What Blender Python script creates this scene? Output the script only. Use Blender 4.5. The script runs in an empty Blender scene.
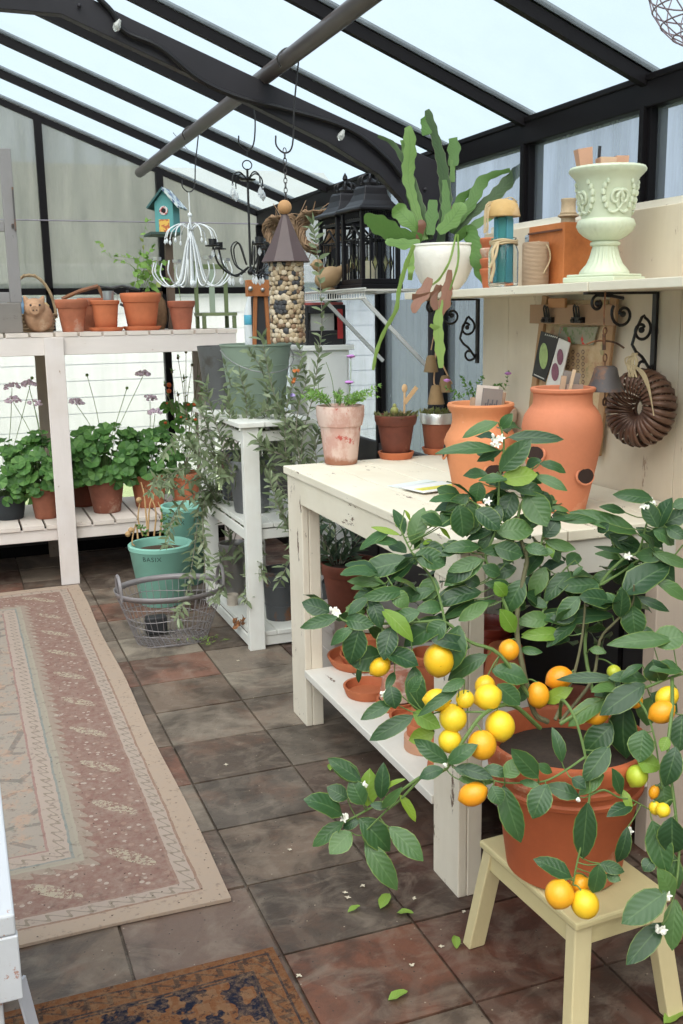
import bpy, bmesh, math, random
from mathutils import Vector, Matrix
PI = math.pi
rnd = random.Random(11)
scene = bpy.context.scene
COL = scene.collection

# ------------------------------------------------------------------ camera, sky, sun, exposure
FPX, YAW, PITCH, ROLL, CAMZ = 1000.0, .36522, .19624, -.01623, 1.5
_f = Vector((math.sin(YAW)*math.cos(PITCH), math.cos(YAW)*math.cos(PITCH), -math.sin(PITCH)))
_r0 = Vector((math.cos(YAW), -math.sin(YAW), 0)); _u0 = _r0.cross(_f)
_r = _r0*math.cos(ROLL) + _u0*math.sin(ROLL); _u = -_r0*math.sin(ROLL) + _u0*math.cos(ROLL)
CAM = Vector((0, 0, CAMZ))
cd = bpy.data.cameras.new('camera'); cam = bpy.data.objects.new('camera', cd); COL.objects.link(cam)
cd.sensor_fit = 'VERTICAL'; cd.sensor_height = 24; cd.lens = FPX/1024*24; cd.clip_start = .02; cd.clip_end = 200
cam.matrix_world = Matrix(((_r.x, _u.x, -_f.x, 0), (_r.y, _u.y, -_f.y, 0), (_r.z, _u.z, -_f.z, CAMZ), (0, 0, 0, 1)))
scene.camera = cam
vs = scene.view_settings
vs.view_transform = 'Standard'; vs.look = 'None'; vs.gamma = 1; vs.use_curve_mapping = False
vs.exposure = 0.1
w = bpy.data.worlds.new('overcast_sky'); scene.world = w; w.use_nodes = True
wn = w.node_tree
bg = wn.nodes['Background']; bg.inputs[1].default_value = 1.0
tc = wn.nodes.new('ShaderNodeTexCoord'); nz = wn.nodes.new('ShaderNodeTexNoise'); rp = wn.nodes.new('ShaderNodeValToRGB')
nz.inputs['Scale'].default_value = 1.6; nz.inputs['Detail'].default_value = 3
rp.color_ramp.elements[0].position = .35; rp.color_ramp.elements[0].color = (.72, .85, .97, 1)
rp.color_ramp.elements[1].position = .65; rp.color_ramp.elements[1].color = (.86, .94, 1.0, 1)
wn.links.new(tc.outputs['Generated'], nz.inputs['Vector']); wn.links.new(nz.outputs[0], rp.inputs[0]); wn.links.new(rp.outputs[0], bg.inputs[0])
def sun(name, direction, energy, angle, color):
    l = bpy.data.lights.new(name, 'SUN'); l.energy = energy; l.angle = angle; l.color = color
    o = bpy.data.objects.new(name, l); COL.objects.link(o)
    o.rotation_euler = Vector(direction).to_track_quat('-Z', 'Y').to_euler()
sun('sun_behind_cloud', (.35, .62, -.85), 8.0, math.radians(70), (1, .91, .80))
scene.cycles.max_bounces = 8; scene.cycles.transparent_max_bounces = 24; scene.cycles.sample_clamp_indirect = 6

def P(px, py, ax, val):      # the point of the world that stands on plane ax = val under a pixel
    d = (px-341.5)/FPX*_r - (py-512)/FPX*_u + _f
    return CAM + d*((val-CAM[ax])/d[ax])
def D(px, py, dep):          # the same at a given distance along the view
    return CAM + ((px-341.5)/FPX*_r - (py-512)/FPX*_u + _f)*dep
def V(*a): return Vector(a)

# ------------------------------------------------------------------ object helpers
def wloc(o):
    v = Vector()
    while o is not None: v = v + o.location; o = o.parent
    return v
def tag(o, label, cat, group=None, kind=None):
    if label: o['label'] = label
    if cat: o['category'] = cat
    if group: o['group'] = group
    if kind: o['kind'] = kind
    return o
def thing(name, label, cat, loc=(0, 0, 0), group=None, kind=None):
    o = bpy.data.objects.new(name, None); COL.objects.link(o); o.location = loc; o.empty_display_size = .05
    return tag(o, label, cat, group, kind)
def build(name, bm, m, parent=None, origin=None, bevel=0, smooth=True, ang=40, label=None):
    off = wloc(parent) if parent is not None else Vector(origin or (0, 0, 0))
    bmesh.ops.recalc_face_normals(bm, faces=bm.faces)
    bm.transform(Matrix.Translation(-off))
    me = bpy.data.meshes.new(name); bm.to_mesh(me); bm.free()
    for mm in (m if isinstance(m, (list, tuple)) else [m]): me.materials.append(mm)
    if smooth:
        for p in me.polygons: p.use_smooth = True
        me.set_sharp_from_angle(angle=math.radians(ang))
    o = bpy.data.objects.new(name, me); COL.objects.link(o)
    if parent is not None: o.parent = parent
    else: o.location = off
    if bevel:
        b = o.modifiers.new('b', 'BEVEL'); b.width = bevel; b.segments = 2; b.limit_method = 'ANGLE'
    if label: o['label'] = label
    return o
def dup(root, loc, rz=0, label=None, scale=1):
    r = root.copy(); COL.objects.link(r); r.location = loc; r.rotation_euler = (0, 0, rz); r.scale = (scale,)*3
    if label: r['label'] = label
    for ch in list(root.children):
        c = ch.copy(); COL.objects.link(c); c.parent = r
        for g in ch.children:
            d = g.copy(); COL.objects.link(d); d.parent = c
    return r
def BM(): return bmesh.new()

# ------------------------------------------------------------------ shape helpers
def box(bm, x0, x1, y0, y1, z0, z1, mat=0):
    v = [bm.verts.new(p) for p in ((x0,y0,z0),(x1,y0,z0),(x1,y1,z0),(x0,y1,z0),(x0,y0,z1),(x1,y0,z1),(x1,y1,z1),(x0,y1,z1))]
    out = []
    for f in ((0,3,2,1),(4,5,6,7),(0,1,5,4),(1,2,6,5),(2,3,7,6),(3,0,4,7)):
        fc = bm.faces.new([v[i] for i in f]); fc.material_index = mat; out.append(fc)
    return out
def bar(bm, a, b, wx, wz, up=(0, 0, 1)):      # rectangular bar from a to b
    a = Vector(a); b = Vector(b); d = (b-a).normalized(); s = d.cross(Vector(up))
    if s.length < 1e-4: s = d.cross(Vector((1, 0, 0)))
    s.normalize(); u = s.cross(d)
    vs_ = [bm.verts.new(p + s*i*wx/2 + u*j*wz/2) for p in (a, b) for i, j in ((-1,-1),(1,-1),(1,1),(-1,1))]
    for f in ((0,1,2,3),(7,6,5,4),(0,4,5,1),(1,5,6,2),(2,6,7,3),(3,7,4,0)): bm.faces.new([vs_[i] for i in f])
def smoothpath(pts, n=4, closed=False):
    pts = [Vector(p) for p in pts]; out = []
    m = len(pts)
    if m < 3 and not closed: 
        return [pts[0].lerp(pts[-1], i/n) for i in range(n+1)]
    rng = range(m) if closed else range(m-1)
    for i in rng:
        p1, p2 = pts[i], pts[(i+1) % m]
        p0 = pts[(i-1) % m] if (closed or i > 0) else p1*2-p2
        p3 = pts[(i+2) % m] if (closed or i+2 < m) else p2*2-p1
        for k in range(n):
            t = k/n
            out.append(.5*((2*p1)+(p2-p0)*t+(2*p0-5*p1+4*p2-p3)*t*t+(3*p1-p0-3*p2+p3)*t**3))
    if not closed: out.append(pts[-1])
    return out
def tube(bm, pts, r, seg=6, closed=False, r2=None, n=0):
    if n: pts = smoothpath(pts, n, closed)
    pts = [Vector(p) for p in pts]; rings = []; m = len(pts); prev = None
    for i, p in enumerate(pts):
        if closed: d = pts[(i+1) % m]-pts[i-1]
        else: d = pts[min(i+1, m-1)]-pts[max(i-1, 0)]
        if d.length < 1e-9: d = Vector((0, 0, 1))
        d.normalize()
        if prev is None: s = d.orthogonal().normalized()
        else:
            s = prev - d*prev.dot(d)
            s = s.normalized() if s.length > 1e-6 else d.orthogonal().normalized()
        prev = s; t = d.cross(s)
        rr = r if r2 is None else r+(r2-r)*i/(m-1)
        rings.append([bm.verts.new(p+(s*math.cos(a)+t*math.sin(a))*rr) for a in [2*PI*k/seg for k in range(seg)]])
    for i in range(m if closed else m-1):
        A, B = rings[i], rings[(i+1) % m]
        for k in range(seg): bm.faces.new((A[k], A[(k+1) % seg], B[(k+1) % seg], B[k]))
    if not closed:
        bm.faces.new(rings[0][::-1]); bm.faces.new(rings[-1])
def lathe(bm, prof, c=(0, 0, 0), seg=32, fn=None, ax=None, caps=True, mat=0):
    c = Vector(c); rings = []
    for j, (r, z) in enumerate(prof):
        ring = []
        for k in range(seg):
            a = 2*PI*k/seg; rr, zz = (r, z) if fn is None else fn(r, z, a, j)
            p = Vector((math.cos(a)*rr, math.sin(a)*rr, zz))
            if ax is not None: p = ax @ p
            ring.append(bm.verts.new(c+p))
        rings.append(ring)
    for A, B in zip(rings, rings[1:]):
        for k in range(seg):
            f = bm.faces.new((A[k], A[(k+1) % seg], B[(k+1) % seg], B[k])); f.material_index = mat
    if caps:
        if prof[0][0] > 1e-5: bm.faces.new(rings[0][::-1]).material_index = mat
        if prof[-1][0] > 1e-5: bm.faces.new(rings[-1]).material_index = mat
def ball(bm, c, r, sx=1, sy=1, sz=1, seg=14, rot=None):
    n = seg//2; pr = [(max(r*math.sin(PI*i/n), 1e-4*r), -r*math.cos(PI*i/n)) for i in range(n+1)]
    M = Matrix.Diagonal((sx, sy, sz))
    if rot is not None: M = rot @ M
    lathe(bm, pr, c, seg, ax=M)
def disc(bm, c, r, seg=24, n=(0, 0, 1), bump=0):
    n = Vector(n).normalized(); s = n.orthogonal().normalized(); t = n.cross(s)
    v0 = bm.verts.new(Vector(c)+n*bump)
    m = [bm.verts.new(Vector(c)+n*bump*.7*rnd.uniform(.4,1.3)+(s*math.cos(a)+t*math.sin(a))*r*.6) for a in [2*PI*k/seg for k in range(seg)]]
    o = [bm.verts.new(Vector(c)+(s*math.cos(a)+t*math.sin(a))*r) for a in [2*PI*k/seg for k in range(seg)]]
    for k in range(seg):
        bm.faces.new((v0, m[k], m[(k+1) % seg])); bm.faces.new((m[k], o[k], o[(k+1) % seg], m[(k+1) % seg]))
def prism(bm, poly, d, mat=0):      # polygon of 3D points pushed along vector d
    d = Vector(d); A = [bm.verts.new(p) for p in poly]; B = [bm.verts.new(Vector(p)+d) for p in poly]
    bm.faces.new(A[::-1]).material_index = mat; bm.faces.new(B).material_index = mat
    for i in range(len(A)):
        j = (i+1) % len(A); bm.faces.new((A[i], A[j], B[j], B[i])).material_index = mat
LEAFP = {
 'lemon': [(0, .10), (.12, .55), (.3, .92), (.5, 1), (.7, .84), (.87, .48), (1, .03)],
 'narrow': [(0, .15), (.3, .9), (.6, .9), (1, .05)],
 'ivy': [(0, .3), (.25, 1), (.5, .75), (.75, .45), (1, .04)],
 'round': [(0, .25), (.15, .75), (.45, 1), (.75, .85), (.93, .5), (1, .08)],
}
def leaf(bm, b, t, w, n, shape='lemon', fold=.22, arch=.10, curl=0):
    uvl = bm.loops.layers.uv.verify()
    b = Vector(b); t = Vector(t); n = Vector(n); a = t-b; L = a.length
    if L < 1e-5: return
    a.normalize(); s = a.cross(n)
    if s.length < 1e-3: s = a.orthogonal()
    s.normalize(); n = s.cross(a)
    rows = []
    for u, k in LEAFP[shape]:
        c = b + a*L*u + n*L*(arch*4*u*(1-u)) - n*L*curl*u*u
        hw = w/2*k
        wav = .06*w*math.sin(u*11+L*90)
        rows.append((u, bm.verts.new(c-s*hw+n*(fold*hw+wav)), bm.verts.new(c), bm.verts.new(c+s*hw+n*(fold*hw-wav))))
    for (u0, l0, m0, r0), (u1, l1, m1, r1) in zip(rows, rows[1:]):
        for vs4, uv in (((l0, m0, m1, l1), ((u0, 0), (u0, .5), (u1, .5), (u1, 0))), ((m0, r0, r1, m1), ((u0, .5), (u0, 1), (u1, 1), (u1, .5)))):
            f = bm.faces.new(vs4)
            for lp, q in zip(f.loops, uv): lp[uvl].uv = q
def rv(s=1): return Vector((rnd.uniform(-s, s), rnd.uniform(-s, s), rnd.uniform(-s, s)))

# ------------------------------------------------------------------ materials
class NT:
    def __init__(s, name):
        s.m = bpy.data.materials.new(name); s.m.use_nodes = True; s.t = s.m.node_tree
        s.b = s.t.nodes['Principled BSDF']; s.out = s.t.nodes['Material Output']
    def n(s, typ, **kw):
        nd = s.t.nodes.new('ShaderNode'+typ)
        for k, v in kw.items(): setattr(nd, k, v)
        return nd
    def set(s, sock, v):
        if isinstance(v, bpy.types.NodeSocket): s.t.links.new(v, sock)
        elif isinstance(v, (tuple, list)) and len(v) == 3 and sock.type == 'RGBA': sock.default_value = (*v, 1)
        else: sock.default_value = v
    def math(s, op, a, b=0, c=None, clamp=False):
        nd = s.n('Math', operation=op, use_clamp=clamp); s.set(nd.inputs[0], a); s.set(nd.inputs[1], b)
        if c is not None: s.set(nd.inputs[2], c)
        return nd.outputs[0]
    def co(s, scale=(1, 1, 1), loc=(0, 0, 0), kind='Object'):
        t = s.n('TexCoord'); mp = s.n('Mapping'); s.t.links.new(t.outputs[kind], mp.inputs[0])
        mp.inputs['Scale'].default_value = scale; mp.inputs['Location'].default_value = loc
        return mp.outputs[0]
    def noise(s, scale, vec=None, detail=4, rough=.6, dist=0):
        nd = s.n('TexNoise'); nd.inputs['Scale'].default_value = scale; nd.inputs['Detail'].default_value = detail
        nd.inputs['Roughness'].default_value = rough; nd.inputs['Distortion'].default_value = dist
        s.set(nd.inputs['Vector'], vec if vec is not None else s.co()); return nd.outputs[0]
    def voro(s, scale, vec=None, feature='F1', out=0):
        nd = s.n('TexVoronoi', feature=feature); nd.inputs['Scale'].default_value = scale
        s.set(nd.inputs['Vector'], vec if vec is not None else s.co()); return nd.outputs[out]
    def wave(s, scale, vec, dist=2, direction='X', kind='BANDS'):
        nd = s.n('TexWave', wave_type=kind)
        if kind == 'BANDS': nd.bands_direction = direction
        nd.inputs['Scale'].default_value = scale; nd.inputs['Distortion'].default_value = dist; nd.inputs['Detail'].default_value = 3
        s.set(nd.inputs['Vector'], vec); return nd.outputs[1]
    def ramp(s, fac, stops, interp='LINEAR'):
        nd = s.n('ValToRGB'); cr = nd.color_ramp; cr.interpolation = interp
        while len(cr.elements) < len(stops): cr.elements.new(.5)
        for e, (p, c) in zip(cr.elements, stops):
            e.position = p; e.color = (*c, 1) if isinstance(c, tuple) else (c, c, c, 1)
        s.set(nd.inputs[0], fac); return nd.outputs[0]
    def mix(s, fac, a, b, mode='MIX'):
        nd = s.n('Mix', data_type='RGBA', blend_type=mode); s.set(nd.inputs[0], fac); s.set(nd.inputs[6], a); s.set(nd.inputs[7], b)
        return nd.outputs[2]
    def bump(s, h, strength=.3, dist=.01):
        nd = s.n('Bump'); nd.inputs['Strength'].default_value = strength; nd.inputs['Distance'].default_value = dist
        s.set(nd.inputs['Height'], h); s.t.links.new(nd.outputs[0], s.b.inputs['Normal'])
    def fin(s, col, rough=.6, metal=0, spec=.5):
        s.set(s.b.inputs['Base Color'], col); s.set(s.b.inputs['Roughness'], rough); s.b.inputs['Metallic'].default_value = metal
        s.b.inputs['Specular IOR Level'].default_value = spec
        return s.m
_mc = {}
def cached(fn):
    def g(*a, **k):
        key = (fn.__name__, a, tuple(sorted(k.items())))
        if key not in _mc: _mc[key] = fn(*a, **k)
        return _mc[key]
    return g
@cached
def paint(col, wear=.5, grain='X', chip=(.16, .10, .07), rough=.65):      # painted timber with grain, knots and chips
    N = NT('worn_paint'); sc = {'X': (2, 14, 14), 'Y': (14, 2, 14), 'Z': (14, 14, 2)}[grain]
    v = N.co(sc); g = N.noise(3, v, 5, .65)
    c = N.mix(N.math('MULTIPLY', g, .5), col, tuple(x*.78 for x in col))
    stain = N.ramp(N.noise(2.2, N.co(), 4, .7), [(.45, 0.0), (.75, .45)])
    c = N.mix(stain, c, tuple(x*f for x, f in zip(col, (.72, .66, .58))))
    ch = N.ramp(N.noise(9, N.co(tuple(.35+x*.12 for x in sc)), 7, .75), [(.70-.09*wear, 0.0), (.715-.09*wear, 1.0)])
    c = N.mix(ch, c, chip)
    N.bump(N.math('SUBTRACT', g, ch), .25, .004)
    return N.fin(c, rough)
@cached
def clay(col, var=.25, pale=0.0, palecol=(.75, .68, .6), rough=.8, sc=9, palesc=6):
    N = NT('terracotta'); a = N.noise(sc, None, 5, .6)
    c = N.mix(N.ramp(a, [(.3, 0.0), (.7, 1.0)]), tuple(x*(1-var) for x in col), tuple(min(1, x*(1+var*.5)) for x in col))
    fine = N.noise(90, None, 2)
    c = N.mix(N.math('MULTIPLY', fine, .25), c, tuple(x*.6 for x in col))
    if pale: c = N.mix(N.ramp(N.noise(palesc, None, 6, .7), [(.62-pale*.3, 0.0), (.72-pale*.3, 1.0)]), c, palecol)
    N.bump(fine, .15, .003); return N.fin(c, rough)
@cached
def metal(col, rough=.45, metallic=.8, rust=0.0, rustcol=(.25, .11, .05)):
    N = NT('metal'); a = N.noise(14, None, 5)
    c = N.mix(a, tuple(x*.75 for x in col), col)
    if rust: c = N.mix(N.ramp(N.noise(8, None, 6, .7), [(.6-rust*.25, 0.0), (.7-rust*.2, 1.0)]), c, rustcol)
    N.bump(a, .1, .002); return N.fin(c, rough, metallic)
@cached
def plain(col, rough=.6, var=.15, sc=20, metallic=0.0, spec=.5):
    N = NT('surface'); a = N.noise(sc, None, 4)
    N.bump(a, .12, .003)
    return N.fin(N.mix(a, tuple(x*(1-var) for x in col), tuple(min(1, x*(1+var)) for x in col)), rough, metallic, spec)
@cached
def leafmat(c0, c1, c2=None, rough=.38, mid=(.2, .32, .1), trans=.25, edge=None, vein=.5):
    N = NT('leaf'); g = N.n('NewGeometry'); uv = N.n('UVMap'); sep = N.n('SeparateXYZ'); N.t.links.new(uv.outputs[0], sep.inputs[0])
    r = g.outputs['Random Per Island']
    st = [(0, c0), (.75, c1)] + ([(1, c2)] if c2 else [])
    c = N.ramp(r, st)
    n1 = N.noise(35, None, 3); c = N.mix(N.math('MULTIPLY', n1, .35), c, tuple(x*.6 for x in c0))
    d = N.math('ABSOLUTE', N.math('SUBTRACT', sep.outputs[1], .5))
    m = N.math('MULTIPLY', N.math('LESS_THAN', d, .028), vein)
    c = N.mix(m, c, mid)
    if edge: c = N.mix(N.math('MULTIPLY', N.math('GREATER_THAN', d, .46), .55), c, edge)
    veins = N.math('SINE', N.math('ADD', N.math('MULTIPLY', sep.outputs[0], 44), N.math('MULTIPLY', d, -22)))
    N.bump(veins, .12, .002)
    N.fin(c, rough, 0, .45)
    tr = N.n('BsdfTranslucent'); N.set(tr.inputs[0], N.mix(.5, c, tuple(min(1, x*1.6) for x in c1))); mx = N.n('MixShader'); mx.inputs[0].default_value = trans
    N.t.links.new(N.b.outputs[0], mx.inputs[1]); N.t.links.new(tr.outputs[0], mx.inputs[2]); N.t.links.new(mx.outputs[0], N.out.inputs[0])
    return N.m
def polycarb(name, tint, haze, hazecol, stripes='Z', dirt=.3):       # ribbed twin-wall sheet: part clear, part milky
    N = NT(name); tr = N.n('BsdfTransparent'); tl = N.n('BsdfTranslucent'); gl = N.b
    v = N.co((1, 1, 1) if stripes == 'X' else (1, 1, .12))
    dn = N.noise(7, v, 5, .7)
    N.set(tr.inputs[0], tint)
    N.set(tl.inputs[0], N.mix(dn, hazecol, tuple(x*.75 for x in hazecol)))
    mx = N.n('MixShader'); N.set(mx.inputs[0], N.math('ADD', haze, N.math('MULTIPLY', N.ramp(dn, [(.4, 0.0), (.75, 1.0)]), dirt), clamp=True))
    N.t.links.new(tr.outputs[0], mx.inputs[1]); N.t.links.new(tl.outputs[0], mx.inputs[2]); N.t.links.new(mx.outputs[0], N.out.inputs[0])
    return N.m
FRAME = plain((.006, .005, .006), .5, .2, 30, 0.0, .14)
SOIL = plain((.035, .022, .015), .95, .6, 90)
TERRA = clay((.52, .15, .06), .2)
TERRA_OLD = clay((.40, .13, .065), .35, .25, (.5, .3, .22))
TERRA_DARK = clay((.20, .055, .03), .35)
ORANGE = clay((.66, .245, .105), .12, .1, (.72, .38, .22))
CREAM = (.80, .73, .60)

# ================================================================== THE SETTING
XW, YF, YN, ZE, SL = 2.0, 6.6, -1.44, 2.16, .39      # side wall, far and near gable, eave height, roof slope
PITCHY = .67
def zr(x): return ZE + SL*(XW-abs(x))
def struct(o): o['kind'] = 'structure'; return o

# --- floor: slate-like pavers, each with its own colour
def tile_mat():
    N = NT('pavers'); at = N.n('Attribute'); at.attribute_name = 'paver'
    c = at.outputs['Color']
    big = N.noise(3.4, None, 6, .65, .8); c = N.mix(N.ramp(big, [(.44, 0.0), (.58, .95)]), c, N.mix(.72, c, (.035, .026, .022)))
    m2 = N.noise(7, N.co((1, 1.6, 1), (4, 2, 0)), 6, .7, 1.2); c = N.mix(N.ramp(m2, [(.48, 0.0), (.66, .38)]), c, (.27, .235, .20)); wv = N.wave(2.3, N.co((1, 1.4, 1), (1, 3, 0)), 9); c = N.mix(N.ramp(wv, [(.74, 0.0), (.9, .11)]), c, (.30, .26, .225))
    fine = N.noise(60, None, 3, .7); c = N.mix(N.math('MULTIPLY', fine, .5), c, N.mix(.6, c, (.02, .015, .012))); c = N.mix(1.0, c, (1.12, 1.02, .93), 'MULTIPLY')
    sp = N.voro(26, None); c = N.mix(N.math('MULTIPLY', N.math('LESS_THAN', sp, .055), .8), c, (.36, .29, .22)); sq = N.voro(41, N.co((1, 1, 1), (2, 5, 0))); c = N.mix(N.math('MULTIPLY', N.math('LESS_THAN', sq, .09), .8), c, (.02, .014, .01)); rs = N.noise(5, N.co((1, 1, 1), (7, 1, 3)), 5, .7); c = N.mix(N.ramp(rs, [(.52, 0.0), (.70, .35)]), c, (.19, .085, .05))
    N.bump(N.math('ADD', N.math('MULTIPLY', m2, .7), N.math('MULTIPLY', fine, .35)), .55, .006)
    N.fin(c, N.ramp(big, [(.35, .62), (.7, .38)])); return N.m
GREY, GBRN, DGRY, RED, DRED, LGRY = (.19, .165, .14), (.15, .115, .092), (.085, .066, .055), (.17, .082, .06), (.062, .028, .021), (.26, .235, .20)
tiles = {}
for k, c in enumerate([(.155, .064, .04), DGRY, GBRN, (.10, .085, .075), DGRY, GREY, GBRN, (.19, .10, .075), LGRY, GREY, RED, GREY]): tiles[(1, k-1)] = c
for k, c in enumerate([(.11, .042, .03), (.07, .034, .027), (.075, .045, .036), (.085, .06, .05), (.12, .105, .09), GREY, LGRY, GREY, DGRY, GBRN]): tiles[(2, k-1)] = c
for k, c in enumerate([(.12, .07, .055), (.14, .10, .085), (.13, .085, .07), GREY, RED, GBRN, DGRY, RED, GREY, GREY, RED, GREY, DGRY, GREY]): tiles[(0, k-1)] = c
bm = BM(); cl = bm.loops.layers.float_color.new('paver')
rt = random.Random(3)
for i in range(-8, 7):
    x0 = .615+.345*(i-1)
    for k in range(-11, 15):
        y0 = 2.05+.32*k
        c = tiles.get((i, k))
        if c is None: c = rt.choice([GREY, GBRN, DGRY, RED, DRED]) if i < 3 else rt.choice([(.07, .045, .037), DRED, DGRY, (.10, .05, .038)])
        if i >= 2 and k < 3 and (i, k) not in tiles: c = rt.choice([DRED, (.09, .042, .03)])
        dz = rt.uniform(-.0015, .0015)
        for f in box(bm, max(-XW, x0+.004), min(XW, x0+.341), max(YN, y0+.004), min(YF, y0+.316), -.04, dz):
            for lp in f.loops: lp[cl] = (*c, 1)
for f in box(bm, -XW, XW, YN, YF, -.05, -.008):
    for lp in f.loops: lp[cl] = (.075, .055, .040, 1)
struct(build('floor', bm, tile_mat(), bevel=.003, smooth=False))

# --- glazing materials
ROOFG = polycarb('roof_sheet', (.88, .925, .955), .10, (.66, .77, .84), dirt=.08)
WALLG = polycarb('wall_sheet_milky', (.82, .83, .82), .42, (.52, .52, .50), dirt=.3)
WALLR = polycarb('side_sheet', (.87, .90, .94), .22, (.50, .53, .58), dirt=.28)
CLEARG = polycarb('wall_sheet_clear', (.97, .97, .97), .06, (.9, .9, .9), dirt=.10)

# --- ceiling: rafters, sheets, purlins
ceiling = struct(thing('ceiling', None, None, (0, 0, 0)))
ys = [YF-PITCHY*k for k in range(13)]
for y in ys:
    for s in (1, -1):
        bm = BM(); bar(bm, (s*2.0, y, ZE-.022), (0, y, zr(0)-.022), .026, .036)
        bar(bm, (s*2.0, y, ZE+.012), (0, y, zr(0)+.012), .048, .012); build('rafter', bm, FRAME, ceiling, smooth=False)
for a, b in zip(ys, ys[1:]):
    for s in (1, -1):
        bm = BM(); prism(bm, [(s*2.02, b+.02, zr(2.02)), (s*2.02, a-.02, zr(2.02)), (0, a-.02, zr(0)), (0, b+.02, zr(0))], (0, 0, .01))
        build('roof_sheet', bm, ROOFG, ceiling, smooth=False)
for s in (1, -1):
    bm = BM(); tube(bm, [(s*1.20, YN, zr(1.20)-.085), (s*1.20, YF, zr(1.20)-.085)], .03, 12); build('purlin', bm, plain((.075, .06, .058), .4, .2, 12), ceiling)
    bm = BM(); box(bm, *sorted((s*1.955, s*2.03)), YN, YF, ZE-.085, ZE-.005); box(bm, *sorted((s*1.95, s*2.0)), YN, YF, ZE-.012, ZE+.008)
    build('eave_beam', bm, FRAME, ceiling, smooth=False, bevel=.004)
bm = BM(); box(bm, -.03, .03, YN, YF, zr(0)-.1, zr(0)+.02); build('ridge_beam', bm, FRAME, ceiling, smooth=False)
# portal frame: two bent steel legs with a collar
YP = 3.86
prof = [(0, 2.541), (.458, 2.541), (1.0, 2.335), (1.45, 2.155), (1.66, 2.045), (1.76, 1.95), (1.83, 1.83), (1.875, 1.68), (1.90, 1.5), (1.90, 0), (1.955, 0), (1.955, 2.09), (1.346, 2.308), (.703, 2.545), (.44, 2.65), (0, 2.65)]
bm = BM()
for s in (1, -1): prism(bm, [(s*x, YP, z) for x, z in prof], (0, .045, 0))
for s in (1, -1):
    for x, z in ((.36, 2.60), (.52, 2.57), (1.86, 1.99), (1.70, 2.09)): lathe(bm, [(.008, 0), (.008, .006), (.004, .01)], (s*x, YP-.008, z), 8, ax=Matrix.Rotation(PI/2, 3, 'X'))
build('portal_frame', bm, plain((.020, .018, .022), .45, .2, 12, 0.0, .25), ceiling, smooth=False, bevel=.004)
# --- side walls
def side_wall(name, s):
    w_ = struct(thing(name, None, None, (s*XW, 0, 0)))
    for y in ys:
        bm = BM(); box(bm, *sorted((s*1.965, s*2.025)), y-.026, y+.026, 0, ZE-.08); box(bm, *sorted((s*1.95, s*1.966)), y-.010, y+.010, 0, ZE-.08)
        build('post', bm, FRAME, w_, smooth=False)
    for a, b in zip(ys, ys[1:]):
        bm = BM(); box(bm, *sorted((s*1.99, s*2.0)), b+.024, a-.024, .06, ZE-.08); build('wall_sheet', bm, WALLR, w_, smooth=False)
    bm = BM(); box(bm, *sorted((s*1.96, s*2.03)), YN, YF, -.02, .07); build('sill', bm, FRAME, w_, smooth=False)
    bm = BM(); box(bm, *sorted((s*1.955, s*1.985)), YN, YF-.05, .07, .86 if s > 0 else .3); build('kick_panel', bm, plain((.035, .03, .03), .7), w_, smooth=False)
side_wall('wall_right', 1); side_wall('wall_left', -1)
# --- gable walls
def gable(name, y, s, gu):
    w_ = struct(thing(name, None, None, (0, y, 0)))
    xs = [-2.0, -1.32, -.6, .6, 1.32, 2.0]
    for x in xs[1:-1]:
        bm = BM(); box(bm, x-.022, x+.022, y-.03, y+.03, 0, zr(x)-.03); build('post', bm, FRAME, w_, smooth=False)
    for a, b in zip(xs, xs[1:]):
        for z0, z1, g in ((.06, 1.64, CLEARG), (1.68, None, gu)):
            bm = BM()
            if z1: prism(bm, [(a+.02, y, z0), (b-.02, y, z0), (b-.02, y, z1), (a+.02, y, z1)], (0, .01, 0))
            else:
                top = [(b-.02, y, zr(b)-.02), (a+.02, y, zr(a)-.02)]
                if a < 0 < b: top.insert(1, (0, y, zr(0)-.02))
                prism(bm, [(a+.02, y, z0), (b-.02, y, z0)]+top, (0, .01, 0))
            build('wall_sheet', bm, g, w_, smooth=False)
    bm = BM(); box(bm, -XW, XW, y-.03, y+.03, 1.64, 1.68); box(bm, -XW, XW, y-.03, y+.03, -.02, .07); build('rail', bm, FRAME, w_, smooth=False)
    bm = BM(); box(bm, -XW+.05, XW-.05, *sorted((y-s*.02, y-s*.045)), .07, .33); build('kick_panel', bm, plain((.035, .03, .03), .7), w_, smooth=False)
    bm = BM(); tube(bm, [(-XW, y-.04, 2.085), (XW, y-.04, 2.085)], .004, 6); build('tension_wire', bm, plain((.22, .2, .24), .5), w_)
gable('wall_far', YF, 1, WALLG); gable('wall_near', YN, -1, WALLG)

# --- outside: ground, neighbour building, fence
bm = BM(); box(bm, -30, 30, YF+.1, 40, -.4, -.06); box(bm, XW+.1, 30, -20, YF+.1, -.4, -.06); box(bm, -30, -XW-.1, -20, YF+.1, -.4, -.06); box(bm, -XW-.1, XW+.1, -20, YN-.1, -.4, -.06)
struct(build('ground', bm, plain((.30, .38, .18), .9, .3, 5), smooth=False))
garage = thing('outbuilding', 'white weatherboard outbuilding with a grey roof, seen blurred through the far glazing', 'building', (0, 9.5, 0))
bm = BM(); box(bm, -6, 4.1, 9.5, 9.6, -.1, 1.8)
for k in range(12): box(bm, -6, 4.1, 9.49, 9.5, .03+k*.15, .03+k*.15+.142)
build('siding', bm, plain((.62, .65, .70), .7, .03), garage, smooth=False)
bm = BM(); box(bm, -6.1, 4.15, 9.3, 9.5, 1.79, 1.96); build('gutter', bm, plain((.42, .43, .43), .5, .03), garage, smooth=False, bevel=.01)
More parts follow.
